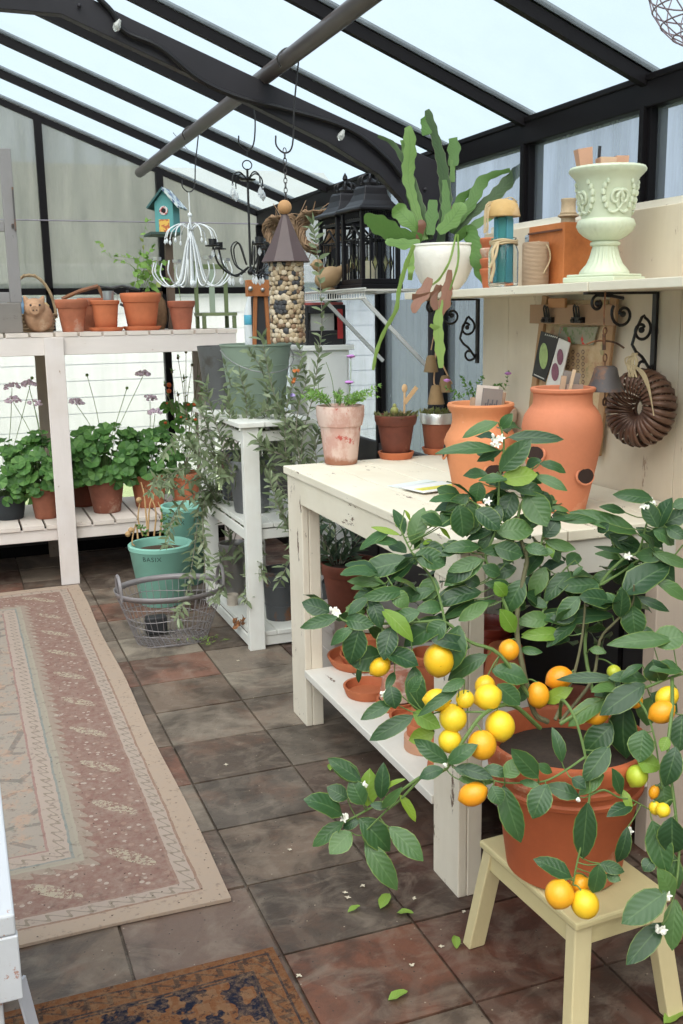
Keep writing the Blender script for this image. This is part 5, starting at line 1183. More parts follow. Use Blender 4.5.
# old sprinkler arm and galvanised can behind the pots
c = onst(88, 6.3); sp = thing('garden_shears', 'pair of long rusty garden shears lying behind the terracotta pots', 'shears', c)
def R3(px, py): return P(px, py, 1, 6.3)
bm = BM(); tube(bm, [R3(62, 299), R3(80, 291), R3(98, 286)], .012, 8); tube(bm, [R3(98, 286), R3(104, 300), R3(100, 324)], .010, 8); build('blade', bm, metal((.20, .09, .06), .7, .3, .6), sp)
bm = BM(); tube(bm, [R3(112, 288), R3(122, 286), R3(140, 290)], .008, 8); tube(bm, [R3(98, 286), R3(112, 288)], .006, 8); tube(bm, [R3(120, 304), R3(126, 306), R3(129, 298), R3(127, 290)], .008, 8, n=3); build('handle', bm, plain((.03, .03, .035), .5), sp)
c = onst(110, 5.94, TZ+.1405); gc = thing('galvanised_can', 'tiny galvanised can standing in the tall terracotta pot', 'can', c); bm = BM(); lathe(bm, [(.003, 0), (.028, 0), (.033, .085), (.030, .085), (.026, .005), (.003, .005)], c, 20); build('body', bm, metal((.45, .47, .48), .4, .7, .1), gc); bm = BM(); tube(bm, [c+V(.033, 0, .075), c+V(.052, 0, .06), c+V(.048, 0, .03), c+V(.031, 0, .02)], .003, 6, n=3); build('handle', bm, metal((.45, .47, .48), .4, .7), gc)
# brown jar
c = onst(160, 6.15); bm = BM(); c.x -= .03; c.y += .03; lathe(bm, [(.01, 0), (.06, 0), (.078, .05), (.082, .11), (.072, .17), (.055, .195), (.062, .225), (.054, .225), (.045, .2), (.01, .19)], c, 32, fn=lambda r, z, a, j: (r*(1+.025*math.sin(a*24)), z)); tag(build('woven_jar', bm, plain((.22, .12, .06), .85, .45, 50), origin=c), 'brown woven jar behind the big ivy pot', 'jar')
# birdhouse on a post
c = onst(167, 6.10, TZ); c.x = P(166, 300, 1, 6.1).x; c = V(1.305, 6.15, TZ)
bh = thing('birdhouse', 'teal birdhouse with a painted roof on a dark wooden post', 'birdhouse', c); db = (c-CAM).dot(_f)
zb = P(165, 236, 1, 6.15).z; xb_ = P(168, 236, 1, 6.15).x
bm = BM(); box(bm, xb_-.022, xb_+.022, 6.13, 6.17, TZ, zb); build('post', bm, paint((.13, .085, .06), .4, 'Z'), bh, smooth=False)
bm = BM(); box(bm, xb_-.125, xb_+.06, 6.02, 6.25, zb, zb+.014); build('base_plate', bm, plain((.04, .07, .06), .6), bh, smooth=False)
Mh = Matrix.Translation(V(xb_, 6.14, zb+.0145)) @ Matrix.Rotation(math.radians(-28), 4, 'Z')
BHT = paint((.10, .33, .33), .2, 'Z', (.25, .2, .12))
bm = BM(); prism(bm, [V(-.055, -.07, 0), V(.055, -.07, 0), V(.055, -.07, .17), V(0, -.07, .235), V(-.055, -.07, .17)], (0, .14, 0)); bm.transform(Mh); build('body', bm, BHT, bh, smooth=False)
for s_ in (1, -1):
    bm = BM(); d = .012; prism(bm, [V(0, -.095, .240), V(s_*.092, -.095, .135), V(s_*.100, -.095, .143), V(0, -.095, .257)], (0, .19, 0)); bm.transform(Mh)
    build('roof', bm, (lambda N: N.fin(N.mix(N.ramp(N.noise(28), [(.47, 0.0), (.52, 1.0)]), (.60, .66, .64), (.08, .12, .22)), .5))(NT('painted_roof')) if s_ > 0 else plain((.03, .10, .10), .6), bh, smooth=False)
bm = BM(); prism(bm, [V(-.032, -.0715, .002), V(.032, -.0715, .002), V(.032, -.0715, .075), V(-.032, -.0715, .075)], (0, .001, 0)); bm.transform(Mh); build('yellow_door', bm, (lambda N: N.fin(N.mix(N.math('GREATER_THAN', N.noise(40), .52), (.70, .42, .08), (.45, .12, .04)), .6))(NT('door_paint')), bh, smooth=False)
bm = BM(); lathe(bm, [(.026, 0), (.026, .003), (.003, .003)], (0, -.0715, .125), 18, ax=Matrix.Rotation(PI/2, 3, 'X')); bm.transform(Mh); build('flower_ring', bm, (lambda N: N.fin(N.mix(N.math('GREATER_THAN', N.noise(60), .5), (.65, .62, .6), (.45, .05, .05)), .6))(NT('flower_paint')), bh)
bm = BM(); lathe(bm, [(.014, 0), (.014, .004), (.003, .004)], (0, -.0716, .125), 14, ax=Matrix.Rotation(PI/2, 3, 'X')); bm.transform(Mh); build('entrance', bm, plain((.02, .015, .015), .9), bh)
# little green chair
c = onst(216, 6.15); ch = thing('doll_chair', 'small green wooden chair standing at the right end of the staging', 'chair', c); GC = paint((.14, .18, .08), .3, 'Z', (.3, .28, .2)); GC2 = paint((.30, .36, .28), .3, 'Z', (.4, .38, .3))
def cbx(nm, x0, x1, y0, y1, z0, z1, m): bm = BM(); box(bm, c.x+x0, c.x+x1, c.y+y0, c.y+y1, c.z+z0, c.z+z1); build(nm, bm, m, ch, smooth=False, bevel=.002)
for x0 in (-.105, .083): cbx('leg', x0, x0+.022, .08, .102, 0, .075, GC); cbx('leg', x0, x0+.022, -.10, -.078, 0, .075, GC)
cbx('seat', -.11, .11, -.105, .105, .0755, .095, GC)
for x0 in (-.105, .083): cbx('back_post', x0, x0+.022, .08, .102, .0955, .41, GC)
cbx('back_slat', -.012, .022, .085, .097, .0955, .385, GC2); cbx('back_rail', -.082, .082, .083, .10, .36, .39, GC)

# ================================================================== HANGING FROM THE PURLIN
PUZ = zr(1.20)-.085-.03
def shook(px0, y0, low, lean, label):       # long wire S-hook from purlin to low point
    t_ = V(1.20, y0, PUZ); bm = BM()
    tube(bm, [t_+V(-.028, 0, .0), t_+V(-.038, 0, .035), t_+V(0, 0, .066), t_+V(.038, 0, .035), t_+V(.034, 0, -.02), t_+V(.02+lean, 0, low*.5), t_+V(.01+lean, 0, low), t_+V(lean-.02, 0, low-.028), t_+V(lean-.05, 0, low-.005), t_+V(lean-.052, 0, low+.03)], .0032, 6, n=5)
    return tag(build('s_hook', bm, plain((.025, .022, .022), .45, .2, 30, .2), origin=t_), label, 'hook', 'wire S-hooks on the purlin'), t_+V(lean-.02, 0, low-.028)
y1_, y2_, y3_ = 3.60, 4.16, 5.16
h1, e1 = shook(288, y1_, -.26, -.0, 'nearest long wire hook on the purlin, holding the pebble feeder')
h2, e2 = shook(245, y2_, -.17, .02, 'middle wire hook on the purlin, holding the black candelabra')
h3, e3 = shook(190, y3_, -.22, .0, 'far wire hook on the purlin, holding the white chandelier')
def crystal(bm, p, s=1): lathe(bm, [(.001, 0), (.007*s, -.012*s), (.009*s, -.022*s), (.001, -.034*s)], p, 6); ball(bm, p+V(0, 0, .006*s), .004*s, seg=6)
CRY = NT('crystal'); CRY.b.inputs['Transmission Weight'].default_value = .5; CRY.fin((.9, .92, .95), .1)
# pebble-covered feeder tower
c = V(e1.x, e1.y, 0); d1 = (V(c.x, c.y, 1.6)-CAM).dot(_f)
zt_, zc, zb_ = P(287, 205, 1, c.y).z, P(287, 262, 1, c.y).z, P(287, 342, 1, c.y).z
base = V(P(287, 300, 1, c.y).x, c.y, zb_)
fd = thing('pebble_feeder', 'hanging bird feeder tower covered in pebbles under a brown cone roof', 'bird feeder', base)
ax0 = V(base.x, base.y, 0); rF = .062
bm = BM(); lathe(bm, [(.003, zb_), (rF-.006, zb_), (rF-.006, zc), (.003, zc)], ax0, 30); build('tube', bm, plain((.16, .12, .08), .9), fd)
bms = [BM() for _ in range(4)]
nr = 17; dz_ = (zc-zb_)/nr
for i in range(nr):
    for k in range(22):
        a = 2*PI*(k+.5*(i % 2))/22+rnd.uniform(-.06, .06); z = zb_+(i+.5)*dz_+rnd.uniform(-.004, .004)
        hole = (abs(z-(zb_+.44*(zc-zb_))) < .028 and abs(((a+2.25) % (2*PI))-PI*0) < .42) or (abs(z-(zb_+.44*(zc-zb_))) < .028 and abs(((a+2.25) % (2*PI))-2*PI) < .42)
        g = 3 if hole else rnd.choices([0, 1, 2, 3], [4, 4, 1.6, 1.3])[0]
        o1 = V(math.cos(a), math.sin(a), 0); rr = rnd.uniform(.0088, .0135)
        ball(bms[g], ax0+o1*(rF-.002)+V(0, 0, z), rr, 1, .55, rnd.uniform(.7, 1.1), 8, rot=Matrix.Rotation(a+PI/2, 3, 'Z'))
for g, colr in enumerate(((.36, .27, .17), (.50, .41, .30), (.20, .12, .07), (.035, .035, .04))): tag(build('pebbles', bms[g], plain(colr, .6, .3, 25), fd), None, None, kind='stuff')
bm = BM(); hC = P(287, 213, 1, c.y).z-zc; lathe(bm, [(.090, zc-.002), (.094, zc), (.056, zc+hC*.40), (.012, zc+hC*.96), (.003, zc+hC)], ax0, 8); build('cone_roof', bm, plain((.075, .046, .045), .5, .25, 8), fd, smooth=False)
bm = BM(); ball(bm, ax0+V(0, 0, zc+hC+.020), .026, seg=20); build('ball_finial', bm, clay((.50, .27, .12), .25), fd)
bm = BM(); zz = zc+hC+.045; i = 0
while zz < e1.z+.01:
    th = (i % 2)*PI/2; tube(bm, [V(e1.x+(base.x-e1.x)*0+.006*math.cos(a)*math.cos(th), e1.y+.006*math.cos(a)*math.sin(th), zz+.011*math.sin(a)) for a in [k*PI/5 for k in range(10)]], .0017, 5, closed=True); zz += .017; i += 1
build('chain', bm, plain((.03, .025, .025), .5), fd)
# black candelabra
c = V(e2.x, e2.y, 0); cdl = thing('candelabra', 'hanging black iron candelabra with candle cups and clear crystal drops', 'chandelier', e2)
def Z2(py): return P(247, py, 1, e2.y).z
BK = plain((.012, .011, .012), .4, .2, 30, .2)
zr_, za, zl = Z2(165), Z2(180), Z2(272)
bm = BM(); tube(bm, [e2, V(e2.x, e2.y, zr_+.035)], .003, 6); tube(bm, [V(e2.x+.020*math.cos(a), e2.y, zr_+.018*math.sin(a)) for a in [k*PI/8 for k in range(16)]], .0025, 6, closed=True)
tube(bm, [V(e2.x, e2.y, zr_-.015), V(e2.x, e2.y, zl)], .005, 8); lathe(bm, [(.003, -.006), (.03, -.003), (.035, .003), (.003, .008)], V(e2.x, e2.y, za), 16); ball(bm, V(e2.x, e2.y, zl), .014); build('rod', bm, BK, cdl)
zcup = Z2(243)
for k in range(5):
    a = k*2*PI/5+3.4; o1 = V(math.cos(a), math.sin(a), 0); b0 = V(e2.x, e2.y, 0)
    bm = BM(); tube(bm, [b0+o1*.01+V(0, 0, zl+.02), b0+o1*.08+V(0, 0, zl-.015), b0+o1*.15+V(0, 0, zl+.03), b0+o1*.175+V(0, 0, zcup-.02)], .0042, 6, n=4); tube(bm, [b0+o1*.02+V(0, 0, zl+.03), b0+o1*.055+V(0, 0, zcup), b0+o1*.09+V(0, 0, zcup-.02), b0+o1*.075+V(0, 0, zl+.03), b0+o1*.03+V(0, 0, zl)], .003, 6, n=4)
    build('arm', bm, BK if k != 1 else BK, cdl)
    q = b0+o1*.175+V(0, 0, zcup-.02); bm = BM(); lathe(bm, [(.004, 0), (.030, .002), (.032, .006), (.017, .009), (.017, .032), (.014, .032), (.013, .01), (.003, .01)], q, 18); build('candle_cup', bm, BK, cdl)
    bm = BM(); crystal(bm, q+V(0, 0, -.008), 1.0); crystal(bm, b0+o1*.10+V(0, 0, zl-.02), 1.0); crystal(bm, b0+o1*.05+V(0, 0, zl-.02), .9); o_ = build('crystal_drop', bm, CRY.m, cdl)
for k in range(4):
    a = k*2*PI/4+.4; o1 = V(math.cos(a), math.sin(a), 0); b0 = V(e2.x, e2.y, 0)
    bm = BM(); tube(bm, [b0+V(0, 0, za), b0+o1*.04+V(0, 0, za+.028), b0+o1*.075+V(0, 0, za+.012), b0+o1*.08+V(0, 0, za-.025)], .003, 6, n=4); build('small_arm', bm, BK, cdl)
    bm = BM(); crystal(bm, b0+o1*.08+V(0, 0, za-.032), 1.4); build('crystal_drop', bm, CRY.m, cdl)
# white chandelier
wcd = thing('white_chandelier', 'hanging white wire chandelier with curled arms and tealight cups', 'chandelier', e3)
def Z3(py): return P(187, py, 1, e3.y).z
WHT = plain((.70, .72, .74), .45, .1); b0 = V(e3.x, e3.y, 0); ztop, zlow = Z3(215), Z3(284)
bm = BM(); tube(bm, [e3, b0+V(0, 0, ztop)], .003, 6); ball(bm, b0+V(0, 0, ztop), .012); tube(bm, [b0+V(0, 0, ztop), b0+V(0, 0, zlow)], .006, 8); ball(bm, b0+V(0, 0, zlow), .02); build('stem', bm, WHT, wcd)
for k in range(12):
    a = k*2*PI/12+.2; o1 = V(math.cos(a), math.sin(a), 0)
    bm = BM(); tube(bm, [b0+V(0, 0, ztop-.07), b0+o1*.03+V(0, 0, ztop-.16), b0+o1*.07+V(0, 0, zlow+.02), b0+o1*.14+V(0, 0, zlow-.01), b0+o1*.20+V(0, 0, zlow+.05), b0+o1*.19+V(0, 0, zlow+.11)], .0036, 6, n=4)
    tube(bm, [b0+V(0, 0, ztop-.08), b0+o1*.05+V(0, 0, ztop-.045), b0+o1*.11+V(0, 0, ztop-.07), b0+o1*.13+V(0, 0, ztop-.11)], .003, 6, n=4); crystal(bm, b0+o1*.13+V(0, 0, ztop-.115), .8); build('arm', bm, WHT, wcd)
    if k % 3 == 0: bm = BM(); lathe(bm, [(.004, 0), (.022, .002), (.024, .018), (.021, .018), (.019, .005), (.003, .005)], b0+o1*.19+V(0, 0, zlow+.112), 16); build('tealight_cup', bm, metal((.6, .6, .6), .3, .7), wcd)
# stray wire hooks on the far beam
for i, (px, py) in enumerate(((140, 195), (190, 160))):
    t_ = P(px, py, 1, 6.5); bm = BM(); tube(bm, [t_+V(-.10, 0, .16), t_+V(-.04, 0, .09), t_+V(.02, 0, .03), t_+V(.025, 0, -.01), t_+V(-.0, 0, -.02), t_+V(-.01, 0, .0)], .003, 5, n=4)
    if i == 1: tag(build('wire_hook', bm, plain((.03, .03, .03), .5), origin=t_), 'thin curled wire hook hanging in front of the far gable, above the white chandelier', 'hook')
    else: bm.free()
# cable with clear bulbs along the portal frame
cb = thing('string_lights', 'black string-light cable with clear bulbs draped along the bent portal frame', 'string lights', (.8, 3.84, 2.5))
pts = [(96, -4), (112, 12), (125, 32), (160, 48), (200, 80), (240, 98), (280, 108), (330, 122), (360, 136), (388, 160), (402, 178)]
bm = BM(); tube(bm, [P(x, y, 1, 3.845) for x, y in pts], .010, 8, n=5); build('cable', bm, plain((.008, .007, .008), .35, .1, 30, 0, .3), cb)
BUL = NT('bulb_glass'); BUL.b.inputs['Transmission Weight'].default_value = .7; BUL.fin((.85, .85, .82), .15)
for (x, y) in ((118, 24), (342, 134)):
    p = P(x, y, 1, 3.815); bm = BM(); lathe(bm, [(.006, .016), (.008, .008), (.014, -.006), (.012, -.020), (.003, -.028)], p, 14, ax=Matrix.Rotation(.5, 3, 'Y')); build('bulb', bm, BUL.m, cb)
# twig wreaths on the right wall
TW = plain((.27, .17, .10), .9, .35, 40)
def twigs(c, R_, lab):
    bm = BM(); n_ = V(-.75, -.65, 0).normalized(); u_ = V(0, 0, 1); v_ = n_.cross(u_)
    for k in range(60):
        ph = rnd.uniform(0, 2*PI); tl = rv(.35); pts_ = []
        for j in range(22):
            a = 2*PI*j/22; r_ = R_*(.78+.16*math.sin(a*2+ph)+.06*math.sin(a*5+k)); pts_.append(c+u_*r_*math.cos(a)*(1-.25*max(0, math.cos(a))*(abs(math.sin(a)) < .3))+v_*r_*math.sin(a)+n_*(.03*math.sin(a*3+ph)+.02*math.sin(k)))
        tube(bm, pts_, rnd.uniform(.0018, .0032), 4, closed=True)
    for k in range(16):
        a = rnd.uniform(0, 2*PI); p = c+u_*R_*.8*math.cos(a)+v_*R_*.8*math.sin(a); tube(bm, [p, p+(u_*rnd.uniform(-1, 1)+v_*rnd.uniform(-1, 1))*.05+n_*.02, p+(u_*rnd.uniform(-1, 1)+v_*rnd.uniform(-1, 1))*.07], .002, 4, n=3)
    o = build('twig_wreath', bm, TW, origin=c); tag(o, lab, 'wreath', 'twig wreaths on the right wall')
twigs(P(283, 233, 0, 1.84), .125, 'left twig wreath on the far right wall, behind the pebble feeder')
twigs(P(318, 230, 0, 1.84), .13, 'right twig wreath on the far right wall, beside the lanterns')
# wire hanging basket at the top right corner
c = P(716, 12, 0, 1.55); hb = thing('hanging_wire_basket', 'grey wire hanging basket at the top right corner near the roof', 'hanging basket', c); WR = plain((.20, .15, .17), .5, .2)
bm = BM()
for z, r in ((0, .14), (-.03, .137), (-.06, .128), (-.09, .11), (-.115, .085), (-.135, .05)): tube(bm, [c+V(r*math.cos(a), r*math.sin(a), z+.07) for a in [k*PI/14 for k in range(28)]], .0018, 5, closed=True)
for k in range(20):
    a0 = 2*PI*k/20; tube(bm, [c+V(r*math.cos(a0+t), r*math.sin(a0+t), z+.07) for r, z, t in ((.14, 0, 0), (.137, -.03, .1), (.128, -.06, .2), (.11, -.09, .3), (.085, -.115, .4), (.05, -.135, .5), (.01, -.142, .6))], .0015, 5)
build('wire_bowl', bm, WR, hb)
bm = BM(); topz = zr(c.x)-.07
for k in range(3): a0 = 2*PI*k/3; tube(bm, [c+V(.14*math.cos(a0), .14*math.sin(a0), .07), V(c.x, c.y, topz)], .0015, 5)
build('hanger', bm, WR, hb)
# black and red crate on the white cabinet
c = V(1.69, 4.70, 1.351); cr = thing('tool_crate', 'black crate with red trim standing on the white cabinet', 'crate', c)
bm = BM(); box(bm, 1.585, 1.60, 4.58, 4.82, 1.351, 1.54); box(bm, 1.775, 1.79, 4.58, 4.82, 1.351, 1.54); box(bm, 1.60, 1.775, 4.58, 4.595, 1.351, 1.42); box(bm, 1.60, 1.775, 4.805, 4.82, 1.351, 1.54); box(bm, 1.60, 1.775, 4.595, 4.805, 1.351, 1.362); box(bm, 1.60, 1.775, 4.58, 4.60, 1.50, 1.54); build('body', bm, plain((.016, .015, .018), .5), cr, smooth=False, bevel=.004)
bm = BM(); box(bm, 1.745, 1.772, 4.574, 4.5795, 1.38, 1.52); build('trim', bm, plain((.42, .03, .03), .5), cr, smooth=False)
bm = BM(); box(bm, 1.59, 1.785, 4.60, 4.80, 1.5405, 1.552); build('lid', bm, plain((.42, .10, .09), .5), cr, smooth=False)
bm = BM(); box(bm, 1.62, 1.74, 4.61, 4.70, 1.3625, 1.50); tag(build('white_carton', bm, plain((.55, .55, .53), .7), origin=(1.68, 4.65, 1.3625), smooth=False), 'pale carton inside the black and red crate', 'carton')

# ================================================================== ON THE WHITE STAND
SB = plain((.22, .28, .22), .6, .1, 8)
def bucket(name, label, c, r, rb, h, m, handle=True, cat='bucket', rz=0):
    t = thing(name, label, cat, c)
    bm = BM(); lathe(bm, [(rb*.3, 0), (rb, 0), (rb+.001, .006), (r-.002, h-.012), (r+.004, h-.008), (r+.004, h), (r-.002, h), (rb-.003, .01), (rb*.3, .008)], c, 40)
    for z in (.3, .7): rr = rb+(r-rb)*z; tube(bm, [Vector(c)+V(rr*math.cos(a), rr*math.sin(a), z*h) for a in [k*PI/20 for k in range(40)]], .0025, 5, closed=True)
    build('body', bm, m, t)
    if handle:
        bm = BM(); tube(bm, [Vector(c)+V((r+.004)*math.cos(a+rz), (r+.004)*math.sin(a+rz)*1-.06*math.sin(a), h*.92-.10*math.sin(a)) for a in [PI*k/12 for k in range(13)]], .0025, 5); build('handle', bm, metal((.3, .3, .3), .5, .6), t)
    return t
bucket('green_bucket', 'grey green metal bucket on top of the white stand', V(1.345, 4.62, 1.0405), .168, .125, .325, SB, rz=PI)
bm = BM(); q = V(1.262, 4.93, 1.0405); lathe(bm, [(.02, 0), (.09, 0), (.125, .31), (.118, .31), (.085, .01), (.02, .008)], q, 36); tag(build('zinc_tub', bm, metal((.16, .16, .165), .6, .6, .3, (.1, .09, .08)), origin=q), 'dark grey zinc tub standing behind the green bucket', 'tub')
# small trapezoid chalkboard standing in the bucket
YC = 4.60; c = V(1.32, YC, 1.052); cbd = thing('chalkboard_frame', 'narrow orange wood frame with a black panel, left of the pebble feeder', 'chalkboard', c)
OW = paint((.42, .15, .05), .2, 'Z', (.15, .06, .03)); zA, zB = 1.052, P(260, 280, 1, YC).z
def fx(px): return P(px, 310, 1, YC).x
for (a0, a1) in ((fx(250), fx(256)), (fx(271), fx(266))):
    bm = BM(); bar(bm, (a0, YC, zA), (a1, YC, zB-.05), .013, .018); build('stile', bm, OW, cbd, smooth=False, bevel=.002)
bm = BM(); box(bm, fx(247), fx(271), YC-.015, YC+.02, zB-.075, zB); build('top_rail', bm, OW, cbd, smooth=False, bevel=.002)
bm = BM(); box(bm, fx(252), fx(269), YC+.005, YC+.012, zA, zB-.076); build('panel', bm, plain((.035, .035, .04), .7), cbd, smooth=False)
bm = BM(); ball(bm, V(fx(250), YC-.02, zB-.04), .012); build('hook', bm, metal((.5, .5, .5), .3), cbd)
bm = BM(); ball(bm, V(fx(262), YC-.02, zB-.045), .010); build('hook', bm, metal((.5, .5, .5), .3), cbd)
c = V(1.345, 4.68, 1.052); tb = thing('spray_bottle', 'white bottle with light blue label behind the orange frame', 'bottle', c)
bm = BM(); lathe(bm, [(.004, 0), (.032, 0), (.034, .40), (.032, .47), (.022, .50), (.012, .53), (.012, .56), (.003, .56)], c, 22); build('body', bm, plain((.72, .74, .76), .4, .05), tb)
bm = BM(); lathe(bm, [(.0335, .40), (.0350, .402), (.0345, .445), (.0335, .447)], c, 22, caps=False); build('blue_band', bm, plain((.10, .42, .58), .4, .05), tb)

# pots on the lower shelves of the stand
GBK = metal((.20, .205, .215), .65, .5, .35, (.32, .32, .33))
def greypot(name, label, c, r, rb, h, m, cat='pot'):
    t = thing(name, label, cat, c); bm = BM(); lathe(bm, pot_prof(r, rb, h, .0, 0, .006, .03), c, 32); build('pot', bm, m, t); bm = BM(); disc(bm, Vector(c)+V(0, 0, h-.03), r-.010, 18, bump=.006); build('soil', bm, SOIL, t); return t
olive = greypot('olive_tree', 'silvery olive tree in a tapering zinc pot on the lowest shelf of the stand', V(1.262, 4.86, .0775), .078, .050, .28, metal((.28, .26, .25), .35, .75, .1), 'potted olive')
wash = greypot('olive_shrub', 'bushy olive in a weathered grey tub on the middle shelf', V(1.27, 4.52, .5825), .105, .080, .25, GBK, 'potted olive')
rose = greypot('olive_shrub', 'arching olive in a dark zinc bucket behind the potting bench', V(1.56, 3.98, 0), .13, .10, .34, metal((.07, .08, .085), .6, .5, .3), 'potted olive')
bl_ = greypot('grey_flowerpot', 'grey ribbed pot standing at the back of the middle shelf', V(1.30, 4.87, .5825), .095, .075, .24, metal((.17, .18, .20), .7, .4, .3), 'pot')
c = V(1.205, 4.70, .0775); bm = BM(); lathe(bm, [(.004, 0), (.026, 0), (.031, .055), (.028, .055), (.022, .006), (.004, .006)], c, 20); tag(build('small_cup', bm, plain((.60, .52, .44), .6), origin=c), 'little off-white cup at the front edge of the lowest shelf', 'cup')
bucket('zinc_bucket', 'small dark zinc bucket on the lowest shelf right of the front post', V(1.365, 4.40, .0775), .085, .07, .24, metal((.13, .135, .145), .6, .5, .3), False)
DRY = plain((.32, .14, .06), .9, .3, 40)
bm = BM(); c = V(1.155, 4.38, .0775)
for _ in range(16): p0 = c+V(rnd.uniform(-.03, .03), rnd.uniform(-.03, .03), rnd.uniform(0, .01)); leaf(bm, p0, p0+rv(.03)+V(0, 0, .012), .02, rv(1), 'lemon', .5, .2)
tag(build('dried_leaves', bm, DRY, origin=c), 'small heap of dried orange brown leaves on the lowest shelf', 'dried leaves')
OLIVE = leafmat((.12, .165, .075), (.26, .31, .17), (.38, .42, .28), .55, (.28, .32, .22), .2, None, .6)
OBR = plain((.24, .22, .17), .8, .25, 50)
def branchy(root, groups, L=.082, W=.0185, dens=1.0, mat=OLIVE, bark=OBR, base=None):
    bf, bt_ = BM(), BM()
    if base is None: base = Vector(root.location)+V(0, 0, .22)
    first = True
    for pts, dep, n in groups:
        q = [D(x, y, dep[0]+(dep[1]-dep[0])*i/(len(pts)-1)) for i, (x, y) in enumerate(pts)]
        sprig(bf, q, int(n*dens), L, W, 'narrow', spread=.85, bt=bt_, r=.0028, start=.12)
        if first or n > 12: pass
    build('branch', bt_, bark, root); build('foliage', bf, mat, root)
dz0 = (V(1.262, 4.86, .35)-CAM).dot(_f)
branchy(olive, [(p_, (d_[0], d_[1]-.52), n_) for p_, d_, n_ in [(((232,560),(229,535),(228,505),(230,480),(238,455),(246,432),(250,405)),(dz0, dz0-.02),16), (((231,550),(240,520),(248,490),(250,460),(262,430),(270,405)),(dz0,dz0-.05),16),
 (((228,530),(218,505),(205,480),(190,468),(172,474),(160,490)),(dz0,dz0-.12),18), (((228,520),(212,500),(200,505),(196,535),(192,565),(186,595),(178,618)),(dz0,dz0-.18),20), (((229,510),(205,470),(192,450),(180,440),(165,452)),(dz0,dz0-.1),14),
 (((232,545),(245,555),(252,580),(246,600)),(dz0,dz0-.1),10), (((232,550),(222,560),(224,585),(214,600)),(dz0,dz0-.1),9), (((230,480),(215,455),(208,430),(200,405)),(dz0,dz0),12), (((240,455),(228,440),(222,420),(228,395)),(dz0,dz0-.03),10),
 (((228,505),(210,490),(185,500),(172,520),(168,545)),(dz0,dz0-.14),14), (((229,515),(208,495),(203,520),(204,550),(206,580)),(dz0,dz0-.2),16), (((250,460),(258,480),(262,510),(258,545),(262,575)),(dz0-.05,dz0-.16),18),
 (((246,432),(236,415),(232,390),(225,365)),(dz0,dz0-.1),10), (((229,500),(222,470),(210,450),(196,432),(186,415)),(dz0,dz0-.05),12), (((229,515),(200,480),(175,490),(160,480),(150,492)),(dz0,dz0-.2),12)]], dens=2.0)
dw = (V(1.27, 4.5, .9)-CAM).dot(_f)
branchy(wash, [(((236,478),(240,455),(246,430),(246,400),(240,375)),(dw,dw-.25),13), (((238,478),(250,450),(262,425),(268,395),(262,370),(250,352)),(dw,dw-.3),15), (((236,478),(225,455),(218,430),(210,405),(206,385)),(dw,dw-.2),12), (((240,478),(262,455),(282,440),(298,425)),(dw,dw-.3),12), (((236,478),(215,465),(198,455),(190,440)),(dw,dw-.25),10), (((238,478),(255,465),(270,470),(280,490),(285,520)),(dw,dw-.35),12), (((246,430),(258,415),(275,408),(290,400)),(dw-.1,dw-.3),10), (((246,440),(232,425),(228,400)),(dw-.1,dw-.2),8), (((240,470),(225,478),(212,470)),(dw,dw-.25),7), (((250,450),(268,440),(278,420),(282,395)),(dw-.1,dw-.3),10)], dens=2.0)
dr = (V(1.56, 3.98, .6)-CAM).dot(_f)
branchy(rose, [(((322,575),(316,520),(305,480),(302,440),(312,400),(318,360),(322,320),(318,260),(313,225)),(dr,dr-.15),30), (((322,575),(300,520),(290,480),(285,440),(288,400),(300,370)),(dr,dr-.1),22), (((322,575),(308,520),(300,470),(290,430),(276,400),(268,370),(262,340)),(dr,dr-.1),20), (((322,575),(330,540),(326,500),(318,470),(315,440),(322,420)),(dr,dr),16), (((322,575),(300,545),(285,520),(276,500),(270,480)),(dr,dr-.12),14), (((310,500),(300,460),(296,430),(300,400),(306,380),(300,350)),(dr-.05,dr-.1),14), (((305,480),(318,440),(330,420),(338,400)),(dr,dr+.05),10), (((322,575),(312,560),(292,560),(280,580)),(dr,dr-.1),9), (((300,470),(282,455),(268,450),(258,440)),(dr-.05,dr-.1),10)], dens=1.7, L=.082)
# purple and orange bits of bloom among the olives
for (x, y), colr, lab in (((291, 395), (.38, .30, .62), 'v'), ((297, 372), (.55, .16, .04), 'o'), ((294, 380), (.55, .16, .04), 'o')):
    bm = BM(); p = D(x, y, dr-.1)
    for k in range(5): leaf(bm, p, p+rv(.016), .014, -_f, 'round', .1, .1)
    build('bloom', bm, plain(colr, .7), rose)

